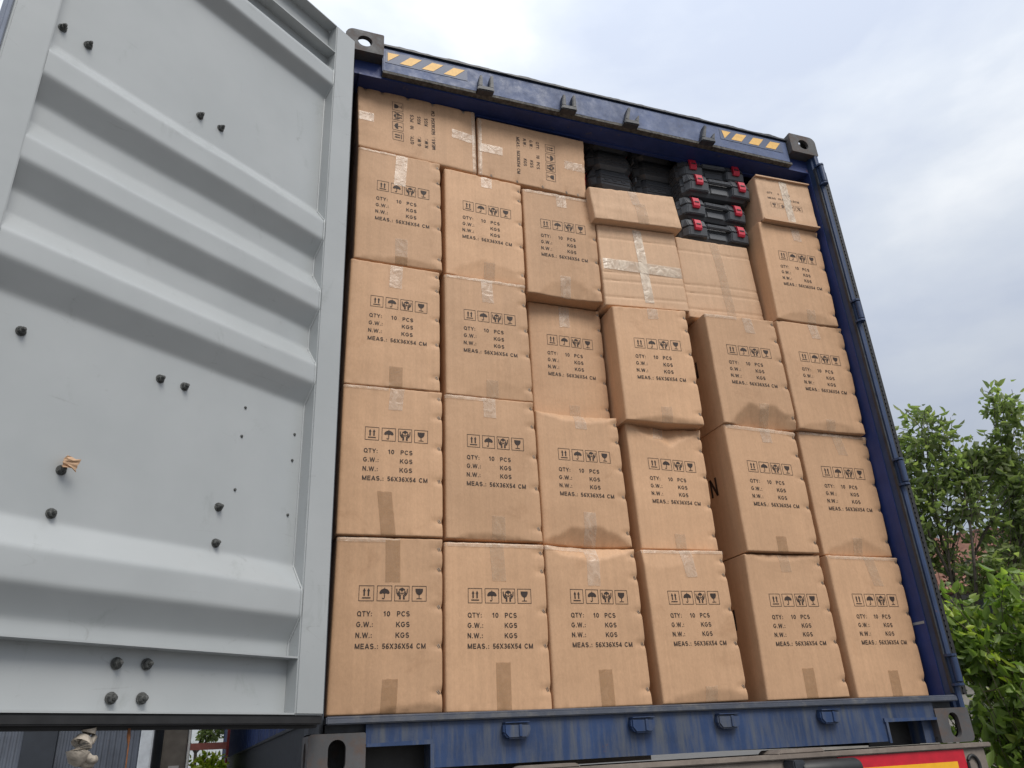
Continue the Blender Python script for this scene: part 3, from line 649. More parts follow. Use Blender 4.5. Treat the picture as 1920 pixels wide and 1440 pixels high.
class Flat:
    def __init__(s): s.v = []; s.f = []
    def poly(s, pts):
        b = len(s.v); s.v += list(pts); s.f.append(tuple(range(b, b + len(pts))))
    def stroke(s, pts, wd):
        n = len(pts); closed = math.dist(pts[0], pts[-1]) < 1e-6; Lp = []; Rp = []
        for i, p in enumerate(pts):
            a = pts[i - 1] if i else (pts[-2] if closed else None); b = pts[i + 1] if i < n - 1 else (pts[1] if closed else None)
            def nrm(u, v):
                l = math.dist(u, v) or 1; return (-(v[1] - u[1]) / l, (v[0] - u[0]) / l)
            n1 = nrm(a, p) if a else nrm(p, b); n2 = nrm(p, b) if b else n1
            mx_, mz_ = n1[0] + n2[0], n1[1] + n2[1]; q = max(0.5, (mx_ * mx_ + mz_ * mz_) / 2); mx_, mz_ = mx_ / q, mz_ / q
            Lp.append((p[0] + mx_ * wd / 2, p[1] + mz_ * wd / 2)); Rp.append((p[0] - mx_ * wd / 2, p[1] - mz_ * wd / 2))
        b0 = len(s.v); s.v += Lp + Rp
        s.f += [(b0 + i, b0 + n + i, b0 + n + i + 1, b0 + i + 1) for i in range(n - 1)]
    def text(s, txt, x0, x1, base, cap, wd=0.165):
        tot = sum(GLYPH[c][0] for c in txt) + 0.11 * (len(txt) - 1); k = (x1 - x0) / tot; x = x0
        for c in txt:
            w_, ps = GLYPH[c]
            for p in ps:
                q = [(x + a * k, base + b * cap) for a, b in p]
                s.stroke(q, wd * (k + cap) / 2)
            x += (w_ + 0.11) * k
    def line(s, pts, wd):
        for (ax, az), (bx, bz) in zip(pts[:-1], pts[1:]):
            dx, dz = bx - ax, bz - az; l = math.hypot(dx, dz) or 1; nx, nz_ = -dz / l * wd / 2, dx / l * wd / 2
            ex, ez = dx / l * wd * 0.25, dz / l * wd * 0.25
            s.poly([(ax - nx - ex, az - nz_ - ez), (bx - nx + ex, bz - nz_ + ez), (bx + nx + ex, bz + nz_ + ez), (ax + nx - ex, az + nz_ - ez)])
    def frame(s, x, z, w, h, t):
        s.poly([(x, z), (x + w, z), (x + w, z + t), (x, z + t)]); s.poly([(x, z + h - t), (x + w, z + h - t), (x + w, z + h), (x, z + h)])
        s.poly([(x, z + t), (x + t, z + t), (x + t, z + h - t), (x, z + h - t)]); s.poly([(x + w - t, z + t), (x + w, z + t), (x + w, z + h - t), (x + w - t, z + h - t)])
    def icon(s, kind, x, z, w, h):
        P = lambda a, b: (x + a * w, z + b * h)
        s.frame(x, z, w, h, 0.0017)
        if kind == 'up':
            for c in (0.36, 0.64):
                s.poly([P(c - .05, .33), P(c + .05, .33), P(c + .05, .66), P(c - .05, .66)]); s.poly([P(c - .10, .64), P(c + .10, .64), P(c, .84)])
            s.poly([P(.22, .17), P(.78, .17), P(.78, .24), P(.22, .24)])
        elif kind == 'umb':
            s.poly([P(.5 + .34 * math.cos(a), .50 + .30 * math.sin(a)) for a in [math.pi * k / 12 for k in range(13)]])
            for c in (.27, .5, .73): s.poly([P(c - .11, .505), P(c, .46), P(c + .11, .505)][::-1])
            s.line([P(.5, .5), P(.5, .22), P(.47, .16), P(.41, .15), P(.37, .20)], 0.0028); s.line([P(.5, .78), P(.5, .86)], 0.0022)
        elif kind == 'hand':
            for q in (-1, 1):
                X = lambda a: .5 + q * a
                s.line([P(X(.36), .78), P(X(.34), .52), P(X(.26), .38), P(X(.12), .30), P(X(.10), .14)], 0.0034)
                s.line([P(X(.24), .62), P(X(.22), .50), P(X(.08), .36)], 0.0030); s.poly([P(X(.07), .12), P(X(.20), .12), P(X(.18), .32), P(X(.07), .30)][::q])
                s.line([P(X(.30), .50), P(X(.18), .44)], 0.0030)
            s.line([P(.5, .86), P(.68, .76), P(.68, .56), P(.5, .46), P(.32, .56), P(.32, .76), P(.5, .86)], 0.0022)
            s.line([P(.32, .76), P(.5, .66), P(.68, .76)], 0.0018); s.line([P(.5, .66), P(.5, .46)], 0.0018); s.poly([P(.5, .84), P(.34, .75), P(.5, .68), P(.66, .75)])
        elif kind in ('glass', 'broken'):
            s.poly([P(.24, .82), P(.25, .64), P(.32, .50), P(.43, .42), P(.57, .42), P(.68, .50), P(.75, .64), P(.76, .82)][::-1])
            s.line([P(.5, .44), P(.5, .18)], 0.0028); s.poly([P(.30, .15), P(.70, .15), P(.66, .20), P(.34, .20)])
        elif kind == 'thick':
            s.poly([P(.38, .15), P(.62, .15), P(.62, .5), P(.38, .5)]); s.poly([P(.22, .48), P(.78, .48), P(.5, .85)]); s.poly([P(.3, .25), P(.7, .25), P(.7, .33), P(.3, .33)])
        elif kind == 'hook':
            s.line([P(.2, .2), P(.8, .8)], 0.003); s.line([P(.2, .8), P(.8, .2)], 0.003); s.line([P(.3, .7), P(.5, .8), P(.62, .6), P(.5, .4), P(.6, .2)], 0.004)
FI = Flat(); FL = Flat(); FR = Flat()
for x, k in ((0.0815, 'up'), (0.1405, 'umb'), (0.1985, 'hand'), (0.2565, 'glass')): FI.icon(k, x, 0.340, 0.0495, 0.0495)
for t, a, b, z in (('QTY:', .079, .128, .2925), ('10', .163, .186, .2925), ('PCS', .208, .251, .2925), ('G.W.:', .078, .132, .2595), ('KGS', .206, .251, .2595),
                   ('N.W.:', .077, .130, .2265), ('KGS', .205, .250, .2265), ('MEAS.:', .0765, .151, .1930), ('56X36X54', .163, .263, .1930), ('CM', .274, .305, .1930)):
    (FL if a < 0.1 else FR).text(t, a, b, z, 0.0160)
FSI = Flat(); FS = Flat()
for x, k in ((0.070, 'broken'), (0.124, 'thick'), (0.178, 'umb'), (0.232, 'hook')): FSI.icon(k, x, 0.178, 0.046, 0.066)
for t, a, b, z in (('QTY', .062, .097, .352), ('6', .133, .141, .352), ('PCS', .170, .213, .352), ('MEAS', .060, .112, .285), ('19.5X', .126, .175, .285), ('8.5CM', .205, .266, .285)): FS.text(t, a, b, z, 0.024)

def decal(c, flat, name, mat, parent, off=0.0009, dx=0.0, dz=0.0):
    m = MB(); m.v = [c.pt((x + dx) / WF, (z + dz) / HF, off) for x, z in flat.v]; m.f = flat.f
    me = bpy.data.meshes.new(name); me.from_pydata(m.v, [], m.f); me.materials.append(mat)
    return link(name, me, parent)
def strip(c, name, mat, parent, u0, u1, v0, v1, skew=0.0, off=0.0016, ragged=0.0):
    """tape strip along v with sideways skew; follows the carton surface and wraps over an edge it reaches"""
    n = 26; q = 5; V = []; F = []
    for j in range(n + 1):
        v = v0 + (v1 - v0) * j / n
        for i in range(q + 1):
            u = u0 + (u1 - u0) * i / q + skew * (j / n)
            vv = v + (ragged * mnoise.noise(Vector((i * 1.7 + c.seed, 0, 0))) if j in (0, n) and 0.02 < v < 0.98 else 0)
            V.append(c.pt(u, min(0.9995, max(0.0005, vv)), off))
    for j in range(n):
        for i in range(q): F.append((j * (q + 1) + i, j * (q + 1) + i + 1, (j + 1) * (q + 1) + i + 1, (j + 1) * (q + 1) + i))
    me = bpy.data.meshes.new(name); me.from_pydata(V, [], F); me.materials.append(mat)
    me.polygons.foreach_set('use_smooth', [True] * len(me.polygons))
    return link(name, me, parent)
def hstrip(c, name, mat, parent, v0, v1, u0, u1, tilt=0.0, off=0.0022):
    n = 26; q = 4; V = []; F = []
    for j in range(n + 1):
        u = u0 + (u1 - u0) * j / n
        for i in range(q + 1):
            v = v0 + (v1 - v0) * i / q + tilt * (j / n); V.append(c.pt(min(0.9995, max(0.0005, u)), v, off))
    for j in range(n):
        for i in range(q): F.append((j * (q + 1) + i, j * (q + 1) + i + 1, (j + 1) * (q + 1) + i + 1, (j + 1) * (q + 1) + i))
    me = bpy.data.meshes.new(name); me.from_pydata(V, [], F); me.materials.append(mat)
    me.polygons.foreach_set('use_smooth', [True] * len(me.polygons))
    return link(name, me, parent)
def staple(c, v, parent, k):
    m = MB(); p = Vector(c.pt(0.972, v, 0.0018)); a = 0.9 + 0.35 * random.random()
    ex = Vector((math.cos(a), 0, -math.sin(a))) * 0.0075; ey = Vector((math.sin(a), 0, math.cos(a))) * 0.0026
    for q in (-1, 1):
        m.tube([p - ex * 1.0 + ey * q + Vector((0, 0.003, 0)), p - ex * 0.9 + ey * q, p + ex * 0.9 + ey * q, p + ex + ey * q + Vector((0, 0.003, 0))], 0.0011, 5)
    m.build('staple', M_ZINC, parent)

G_CART = 'printed cartons stacked in the container'
COLN = ['leftmost, beside the grey door', 'second from left', 'third from left', 'fourth from left', 'fifth from left', 'rightmost, beside the blue jamb']
ROWN = {1: 'bottom row', 2: 'second row up', 3: 'third row up', 4: 'fourth row up'}
# tapes: top (u0, length v, skew, material), bottom (u0, length, skew, material)
T, TW, TB = M_TAPE, M_TAPEW, M_TAPEB
TAPES = {
 'r1c1': ((.45, .27, .01, TB), (.45, .185, .01, TB)), 'r1c2': ((.44, .24, .02, T), (.47, .275, 0, TB)), 'r1c3': ((.45, .26, -.02, TW), (.47, .22, 0, TB)), 'r1c4': ((.46, .19, .03, TW), (.50, .10, .01, T)),
 'r1c5': ((.43, .13, .01, T), (.47, .20, 0, TB)), 'r1c6': ((.50, .22, .06, T), (.48, .18, 0, TB)),
 'r2c1': ((.47, .16, -.02, TW), (.41, .28, -.05, TB)), 'r2c2': ((.42, .15, .0, TW), (.47, .16, 0, T)), 'r2c3': ((.46, .12, .01, TW), (.47, .24, .0, TW)), 'r2c4': ((.40, .12, -.06, TW), (.44, .12, .0, T)),
 'r2c5': ((.48, .12, .02, TW), (.42, .12, 0, TB)), 'r2c6': ((.47, .18, .06, T), (.46, .14, 0, T)),
 'r3c1': ((.44, .20, -.01, TW), (.46, .16, 0, TB)), 'r3c2': ((.44, .21, .01, TW), (.46, .14, 0, T)), 'r3c3': ((.42, .20, -.01, TW), (.46, .12, 0, T)), 'r3c4': ((.46, .10, 0, TW), (.46, .13, 0, T)),
 'r3c5': ((.52, .15, .02, TW), (.52, .20, 0, T)), 'r3c6': ((.46, .14, .03, TW), (.42, .10, 0, T)),
 'r4c1': ((.46, .30, -.03, TW), (.46, .22, 0, TB)), 'r4c2': ((.47, .11, .0, TW), (.48, .16, 0, T)), 'r4c3': ((.46, .13, .01, TW), (.44, .19, .0, TW)), 'r4c6': ((.52, .15, .02, TW), (.50, .13, 0, T)),
 'r5c1': ((.44, .13, 0, TW), (.46, .21, .03, TW)), 'r5c2': ((.44, .20, 0, TW), (.46, .22, 0, TW)),
}
for key in CART:
    c = Carton(key)
    if key[0] == 'r' and key[1] in '1234':
        lab = 'brown carton with printed handling marks, %s, %s' % (ROWN[int(key[1])], COLN[int(key[3]) - 1]); grp = G_CART
        if key == 'r3c3': lab = 'brown printed carton set back in shade, third row up, third from left'
        if key == 'r3c5': lab = 'brown printed carton with crushed bottom edge, third row up, fifth from left'
        if key == 'r2c3': lab = 'brown printed carton with sagging bottom edge, second row up, third from left'
        if key == 'r2c4': lab = 'brown printed carton with dented top edge, second row up, fourth from left'
        if key == 'r4c3': lab = 'brown printed carton jutting out over a shaded one, fourth row up, third from left'
        if key == 'r4c6': lab = 'brown printed carton under the small taped carton, beside the blue jamb'
        depth = 0.56
    else:
        grp = G_CART if key[0] == 'r' else 'unprinted or odd sized cartons'; depth = {'p4c4': 0.42, 'p4c5': 0.42, 'flat': 0.45, 'sm6': 0.40}.get(key, 0.54)
        lab = {'r5c1': 'printed carton lying on its side at the top left, text reading upward', 'r5c2': 'printed carton lying on its side, text reading downward, under the header',
               'p4c4': 'plain carton closed with a cross of wrinkled clear tape', 'flat': 'flat plain carton lying on the cross-taped carton',
               'p4c5': 'plain carton under the stack of black cases with red latches', 'sm6': 'small printed carton with one vertical tape at the top right'}[key]
    root = empty('carton', (sum(p[0] for p in c.c) / 4, c.y, min(p[1] for p in c.c)), label=lab, cat='carton', group=grp)
    inv = Matrix.Translation(-Vector(root.location))
    mat = M_CARD if key[0] == 'r' else M_CARD2
    parts = []
    holder = root
    def fix(o):
        o.data.transform(inv); return o
    m = c.body(depth, mat); fix(m.build('box_body', mat, root, smooth=38))
    kids0 = set(root.children)
    if key[0] == 'r':
        ddx, ddz = random.uniform(-.003, .003), random.uniform(-.003, .003)
        decal(c, FL, 'printed_text', M_INK, root, dx=ddx, dz=ddz); decal(c, FR, 'printed_text', M_INK, root, dx=ddx, dz=ddz); decal(c, FI, 'printed_symbols', M_INK, root, dx=ddx, dz=ddz)
        (u, l, sk, mm), (u2, l2, sk2, mm2) = TAPES[key]
        strip(c, 'packing_tape', mm, root, u, u + .14, 1.0, 1.0 - l, sk, ragged=.006)
        strip(c, 'packing_tape', mm2, root, u2, u2 + .14, 0.0, l2, sk2, ragged=.006)
        for k, v in enumerate(c.st): staple(c, v, root, k)
        if key in ('r1c1', 'r1c2', 'r1c3', 'r1c4', 'r2c1', 'r2c2', 'r2c6', 'r1c6', 'r4c1', 'r3c2', 'r3c5', 'r2c5', 'r4c3'):
            hstrip(c, 'edge_tape', M_EDGE, root, 0.966 + random.uniform(0, .012), 0.9995, 0.0, random.choice((0.45, 1.0, 1.0)), 0.0, off=0.0028)
        if key in ('r5c1', 'r5c2'): hstrip(c, 'edge_tape', M_EDGE, root, 0.0005, 0.035, 0.0, 1.0, 0.0, off=0.0028)
    if key == 'sm6':
        decal(c, FS, 'printed_text', M_INK2, root); decal(c, FSI, 'printed_symbols', M_INK2, root)
        strip(c, 'packing_tape', M_TAPEX, root, .43, .57, 1.0, 0.02, 0.02, ragged=.01)
        # raised flaps of the lid and base
        m = MB(); tl, tr, br, bl = c.c
        m.prism([(tl[0], tl[1] - 0.002), (tr[0], tr[1] - 0.002), (tr[0] - 0.002, tr[1] + 0.004), (tl[0] + 0.002, tl[1] + 0.006)], c.y - 0.012, c.y + 0.05); m.build('flap', mat, root)
        m = MB(); m.prism([(bl[0], bl[1] - 0.002), (br[0], br[1] - 0.002), (br[0], br[1] + 0.006), (bl[0], bl[1] + 0.006)], c.y - 0.012, c.y + 0.02); m.build('flap', mat, root)
    if key == 'p4c4':
        strip(c, 'packing_tape', M_TAPEX, root, .44, .55, 1.0, 0.06, 0.03, ragged=.01); hstrip(c, 'packing_tape', M_TAPEX, root, .44, .57, .0, 1.0, -.03)
    if key == 'p4c5': strip(c, 'packing_tape', T, root, .46, .58, 1.0, .0, 0.05)
    if key == 'flat': strip(c, 'packing_tape', TW, root, .44, .54, 1.0, 0.55, 0.03, ragged=.02); strip(c, 'packing_tape', T, root, .49, .62, .62, 0.0, 0.0, off=.002, ragged=.02)
    if key in ('r1c5', 'r2c5', 'r3c5'):       # large letters on the side of the carton
        F2 = Flat(); F2.text('N', 0, 0.052, 0.0, 0.078); F2.text('I', -0.040, -0.022, 0.0, 0.078)
        zb = min(p[1] for p in c.c) + 0.262; m = MB()
        for x, z in F2.v:
            zz = zb + z; bl, tl = c.c[3], c.c[0]; t = (zz - bl[1]) / (tl[1] - bl[1]); xx = bl[0] + (tl[0] - bl[0]) * t
            m.v.append((xx - 0.0012, c.y + 0.172 - x, zz))
        m.f = F2.f; me = bpy.data.meshes.new('side_letter'); me.from_pydata(m.v, [], m.f); me.materials.append(M_INK); link('side_letter', me, root)
    for o in root.children:
        if o not in kids0: fix(o)

# ================================================================== TOOL CASES
def case_parts():
    Wc, Dc, Hc = 0.385, 0.250, 0.120
    def ring(x0, x1, y0, y1, c): return [(x0 + c, y0), (x1 - c, y0), (x1, y0 + c), (x1, y1 - c), (x1 - c, y1), (x0 + c, y1), (x0, y1 - c), (x0, y0 + c)]
    def loft(levels):
        V = []; F = []; n = 8
        for z, ins, c in levels:
            V += [(x, y, z) for x, y in ring(-Wc / 2 + ins, Wc / 2 - ins, 0.030 + ins, Dc - ins, c)]
        for i in range(len(levels) - 1):
            for k in range(n): F.append((i * n + k, i * n + (k + 1) % n, (i + 1) * n + (k + 1) % n, (i + 1) * n + k))
        F += [tuple(range(n))[::-1], tuple(range((len(levels) - 1) * n, len(levels) * n))]
        m = MB(); m.add(V, F); return m
    base = loft([(0.0, 0.016, 0.03), (0.018, 0.002, 0.03), (0.052, 0.0, 0.03), (0.0525, -0.003, 0.03), (0.057, -0.003, 0.03)])
    lid = loft([(0.0585, -0.003, 0.03), (0.063, -0.003, 0.03), (0.0635, 0.0, 0.03), (0.092, 0.004, 0.03), (Hc - 0.004, 0.016, 0.03), (Hc, 0.022, 0.03)])
    for k in range(5):    # small lugs along the sides and back (hinge teeth)
        x = -0.14 + 0.07 * k
        base.box(x, x + 0.028, Dc - 0.001, Dc + 0.005, 0.03, 0.0565); lid.box(x + 0.032, x + 0.06, Dc - 0.003, Dc + 0.005, 0.0595, 0.086)
    for sgn in (-1, 1):     # long moulded ribs on the short sides
        a, b = sorted((sgn * (Wc / 2 - 0.002), sgn * (Wc / 2 + 0.0022)))
        base.box(a, b, 0.066, 0.214, 0.030, 0.036); lid.box(a, b, 0.066, 0.214, 0.070, 0.076)
        for k in range(3): base.box(a, b, 0.080 + 0.045 * k, 0.102 + 0.045 * k, 0.042, 0.0518)
    blocks = []
    for sgn in (-1, 1):
        xo, xi = sgn * (Wc / 2 - 0.004), sgn * (Wc / 2 - 0.135)
        for z0, z1, t in ((0.010, 0.056, 'b'), (0.0595, 0.108, 'l')):
            V = []; 
            for z in (z0, z1):
                sh = (0.010 if (t == 'b' and z == z0) else 0.018 if (t == 'l' and z == z1) else 0.0)
                V += [(xo, 0.040, z), (xo - sgn * (0.022), 0.004 + sh, z), (xi + sgn * 0.012 , 0.0 + sh, z), (xi, 0.036, z)]
            m = MB(); m.add(V, [(0, 1, 2, 3), (4, 7, 6, 5), (0, 4, 5, 1), (1, 5, 6, 2), (2, 6, 7, 3), (3, 7, 4, 0)])
            blocks.append(m)
    latches = []
    for xc in (-0.122, 0.122):
        m = MB(); m.prism([(0.012, 0.102), (-0.004, 0.090), (-0.009, 0.064), (-0.008, 0.044), (-0.002, 0.034), (0.006, 0.036), (0.006, 0.096), (0.014, 0.106)], xc - 0.018, xc + 0.018, 'x')
        s = MB(); s.box(xc - 0.012, xc + 0.012, -0.0112, -0.006, 0.060, 0.066)
        latches.append((m, s))
    h = MB(); h.prism([(0.004, 0.062), (0.0, 0.074), (0.006, 0.086), (0.020, 0.088), (0.026, 0.076), (0.018, 0.062)], -0.066, 0.066, 'x')
    rec = MB(); rec.box(-0.046, 0.048, 0.026, 0.0305, 0.014, 0.046)
    return (base.mesh('case_base', M_PLAST, bevel=0.0), lid.mesh('case_lid', M_PLAST), [b.mesh('latch_block', M_PLAST, bevel=0.004) for b in blocks],
            [(a.mesh('latch', M_LATCH, bevel=0.002), b.mesh('latch_slot', M_RUBBER)) for a, b in latches], h.mesh('handle', M_PLAST, bevel=0.004), rec.mesh('front_recess', M_PLAST, bevel=0.002))
CP = case_parts()
def case(loc, rz, label, tilt=0.0):
    r = empty('tool_case', loc, rz, label, 'tool case', 'black plastic tool cases'); r.rotation_euler = (0, tilt, rz)
    link('case_base', CP[0], r); link('case_lid', CP[1], r)
    for b in CP[2]: link('latch_block', b, r)
    for a, b in CP[3]:
        l = link('latch', a, r); link('latch_slot', b, l)
    link('handle', CP[4], r); link('front_recess', CP[5], r)
    return r
for i, (x, y, z, rz, nm) in enumerate(((0.618, 0.135, 2.236, 0.0, 'bottom one of the stack of four'), (0.620, 0.125, 2.3575, 0.02, 'second from bottom of the stack of four'),
                                   (0.640, 0.090, 2.479, -0.015, 'third from bottom of the stack of four, pulled forward'), (0.645, 0.120, 2.601, -0.05, 'top one of the stack of four, pushed back'))):
    case((x, y, z), rz, 'black tool case with red latches, ' + nm, tilt=-0.022)
for ci, (x, y, base, nm) in enumerate(((-0.008, 0.225, 2.385, 'left'), (0.255, 0.245, 2.396, 'right'))):
    for k, lv in enumerate(('behind the flat carton', 'just above flat carton', 'middle', 'topmost, under roof')):
        if k == 3 and ci == 1: pass
        # turned so that a short side faces out; origin is the case front middle
        case((x - 0.01 if False else x, y + 0.195, base + 0.1205 * k), math.radians(-90), 'black tool case without latches showing, %s stack, %s' % (nm, lv), tilt=0.0)

# ================================================================== small scraps on and under the door
def lump(name, mat, pts, seed, sc):
    bm = bmesh.new(); bmesh.ops.create_icosphere(bm, subdivisions=3, radius=1.0)
    for v in bm.verts:
        d = 1 + 0.35 * mnoise.noise(v.co * 1.7 + Vector((seed, 0, 0))) + 0.15 * mnoise.noise(v.co * 4 + Vector((0, seed, 0)))
        v.co = Vector((v.co.x * sc[0], v.co.y * sc[1], v.co.z * sc[2])) * d
    me = bpy.data.meshes.new(name); bm.to_mesh(me); bm.free(); me.materials.append(mat)
    me.polygons.foreach_set('use_smooth', [True] * len(me.polygons)); return me
p = DM @ Vector((0.789, B0 - 0.022, 0.700))
V = []; F = []
for j in range(7):
    for i in range(7):
        a, b = i / 6 - .5, j / 6 - .5
        V.append((a * 0.040, 0.010 * mnoise.noise(Vector((a * 5, b * 5, 3))) - 0.012 * math.cos(a * 5) , b * 0.026 + 0.006 * mnoise.noise(Vector((a * 7, b * 2, 1)))))
for j in range(6):
    for i in range(6): F.append((j * 7 + i, j * 7 + i + 1, j * 7 + i + 8, j * 7 + i + 7))
m = MB(); m.M = Matrix.Rotation(math.radians(-35), 4, 'Z') @ Matrix.Rotation(0.4, 4, 'Y'); m.add(V, F)
o = m.build('cardboard_scrap', M_CARD2); o.location = p
so = o.modifiers.new('thickness', 'SOLIDIFY'); so.thickness = 0.003
tag(o, 'torn brown cardboard scrap stuck on a bolt of the grey door', 'scrap')

g = empty('work_glove', tuple(DM @ Vector((0.645, 0.03, 0.07))), DA, 'dirty beige work glove dangling under the grey door', 'glove')
M_GLOVE = simple('dirty_beige_cotton', (0.42, 0.37, 0.31), 0.9, var=0.25, scale=60, bmp=0.5)
m = MB()
m.tube([(0.010, 0, 0.066), (0.012, 0, 0.056), (0.006, 0.002, 0.046), (-0.004, 0, 0.034), (-0.010, 0, 0.020), (-0.006, 0, 0.006), (0.0, 0, -0.001)], [0.016, 0.014, 0.017, 0.022, 0.024, 0.020, 0.012], 12)
m.build('palm', M_GLOVE, g, smooth=60)
for k, (pts, r) in enumerate((([(-0.004, -0.010, 0.016), (0.010, -0.016, 0.004), (0.024, -0.016, 0.004)], 0.009), ([(-0.002, 0.0, 0.010), (0.012, -0.006, -0.004), (0.026, -0.008, -0.004)], 0.009),
                            ([(0.0, 0.010, 0.012), (0.012, 0.006, -0.002), (0.022, 0.004, -0.004)], 0.008), ([(-0.004, 0.016, 0.018), (0.008, 0.014, 0.006), (0.016, 0.014, 0.002)], 0.007), ([(0.004, 0.0, 0.034), (0.020, -0.004, 0.040), (0.026, -0.004, 0.050)], 0.007))):
    m = MB(); m.tube(pts + [tuple(Vector(pts[-1]) + (Vector(pts[-1]) - Vector(pts[-2])) * 0.25)], [r, r, r * 0.95, r * 0.5], 10); m.build('finger' if k < 4 else 'thumb', M_GLOVE, g, smooth=60)
m = MB(); p = DM @ Vector((0.545, 0.03, 0.0))
m.tube([(p.x, p.y, 0.135), (p.x + 0.001, p.y, 0.118), (p.x + 0.003, p.y, 0.10), (p.x + 0.004, p.y, 0.05), (p.x + 0.010, p.y, -0.06)], [0.003, 0.0042, 0.0016, 0.0014, 0.0014], 8)
tag(m.build('rusty_wire', simple('rust', (0.22, 0.085, 0.03), 0.8, var=0.4, scale=60), smooth=60), 'thin rusty wire hanging below the grey door', 'wire')

# ================================================================== TRAILER
TR = empty('container_trailer', (0, 0, GZ), label='dirty steel trailer chassis under the container with red and yellow rear board', cat='trailer')
TI = Matrix.Translation((0, 0, -GZ))
def tb(): 
    m = MB(); m.M = TI.copy(); return m
m = tb(); m.box(-1.22, 1.205, -0.075, 0.24, -0.020, -0.004); m.box(-1.22, 1.180, -0.062, -0.050, -0.36, -0.0202); m.box(-1.22, 1.18, 0.20, 0.21, -0.36, -0.0202)
BEAM = m.build('rear_beam', M_STEEL, TR, bevel=0.003)
m = tb(); m.prism([(0.285, -0.0038), (0.475, -0.0038), (0.462, 0.0105), (0.300, 0.0095)], -0.068, 0.05); m.build('support_pad', M_STEEL, BEAM, bevel=0.003)
m = tb(); m.prism([(-0.62, -0.0038), (-0.42, -0.0038), (-0.435, 0.008), (-0.60, 0.008)], -0.066, 0.05); m.build('support_pad', M_STEEL, BEAM, bevel=0.003)
m = tb(); m.box(0.52, 1.076, -0.066, -0.0622, -0.22, -0.022); RB = m.build('reflective_board', M_RED, TR); RB['label'] = 'red reflective board with yellow field'
m = tb(); m.box(0.56, 1.034, -0.0675, -0.0663, -0.19, -0.060); m.build('yellow_field', M_AMB, RB)
m = tb()
m.tube([(1.108 + 0.026 * math.cos(a), -0.066, -0.078 + 0.034 * math.sin(a)) for a in [2 * math.pi * k / 20 for k in range(21)]], 0.006, 8); m.build('rubber_ring', M_RUBBER, TR, smooth=60)
m = tb(); m.lathe([(0.026, 0.335), (0.030, 0.342), (0.031, 0.45), (0.031, 0.555), (0.026, 0.566), (0.012, 0.568)], 20, 'x', (0, -0.10, -0.056)); BUF = m.build('rubber_buffer', M_RUBBER, TR, smooth=40)
m = tb(); m.box(0.30, 0.345, -0.12, -0.0622, -0.10, -0.022); m.build('buffer_bracket', M_DARK, BUF, bevel=0.004)
for x in (-0.45, 0.33):
    m = tb(); m.box(x, x + 0.12, 0.211, 11.5, -0.05, -0.035); m.box(x + 0.055, x + 0.065, 0.211, 11.5, -0.42, -0.05); m.box(x, x + 0.12, 0.211, 11.5, -0.435, -0.42); m.build('chassis_beam', M_STEEL, TR)
for yy in (2.4, 6.0, 9.5, 11.9):
    m = tb(); m.box(-1.15, 1.15, yy, yy + 0.12, -0.034, -0.004); m.build('cross_beam', M_STEEL, TR)
wm = MB(); wm.lathe([(0.24, -0.10), (0.40, -0.12), (0.49, -0.10), (0.505, -0.05), (0.505, 0.05), (0.49, 0.10), (0.40, 0.12), (0.24, 0.10)], 28, 'x'); TYRE = wm.mesh('tyre', M_RUBBER, 40)
wm = MB(); wm.lathe([(0.06, -0.09), (0.235, -0.085), (0.239, 0.085), (0.12, 0.03), (0.06, 0.09)], 20, 'x'); RIM = wm.mesh('rim', M_STEEL, 40)
for yy in (1.5, 2.8, 4.1):
    m = MB(); m.box(-1.0, 1.0, yy - 0.06, yy + 0.06, 0.44, 0.56); m.build('axle', M_STEEL, TR)
    for x in (-1.05, -0.75, 0.75, 1.05):
        t_ = link('wheel', TYRE, TR); t_.location = (x, yy, 0.505); link('rim', RIM, t_)
for x in (-0.75, 0.75):
    m = MB(); m.box(x - 0.05, x + 0.05, 9.0, 9.1, 0.0, 1.42); m.build('landing_leg', M_STEEL, TR)

# ================================================================== things behind the left door
PC = empty('parked_container', (-2.9, 3.45, GZ), label='blue grey ribbed container parked beside the loaded one', cat='container')
M_PCW = worn_paint('blue_grey_ribbed_paint', (0.10, 0.115, 0.145), 0.35, rough=0.5, dirt=(0.11, 0.125, 0.16))
m = MB()
prof = []; x = -1.1
while x < 1.02: prof += [(x, 0.0), (x + 0.012, 0.0), (x + 0.018, 0.006), (x + 0.028, 0.006)]; x += 0.034
V = []; F = []
for px, d in prof: V += [(px, d, 1.0), (px, d, 4.0)]
for i in range(len(prof) - 1): F.append((2 * i, 2 * i + 2, 2 * i + 3, 2 * i + 1))
m.add(V, F); m.build('ribbed_end_wall', M_PCW, PC)
m = MB(); m.box(1.03, 1.105, -0.03, 0.10, 0.9, 4.05); m.build('corner_post', simple('white_post_paint', (0.62, 0.66, 0.70), 0.5), PC, bevel=0.008)
m = MB(); m.box(0.385, 0.565, -0.05, -0.002, 1.0, 4.0); m.build('dark_gap_strip', simple('dark_gap_blue', (0.028, 0.034, 0.045), 0.5), PC)  # dark strip standing in for a shaded gap in the wall, no real column
m = MB(); m.box(-1.1, 1.1, 0.02, 6.0, 1.0, 4.0); m.build('body', M_PCW, PC)
m = MB(); m.box(-1.1, 1.1, 0.05, 6.0, 0.75, 0.998); m.build('under_frame', M_DARK, PC)
for x in (-0.8, 0.8):
    for yy in (1.0, 4.8): m = MB(); m.box(x - 0.12, x + 0.12, yy, yy + 0.3, 0.0, 0.749); m.build('support_block', M_STEEL, PC)
o = empty('brick_pier', (-1.665, 3.78, GZ), label='narrow grey brown rendered pier beside the parked container', cat='pier')
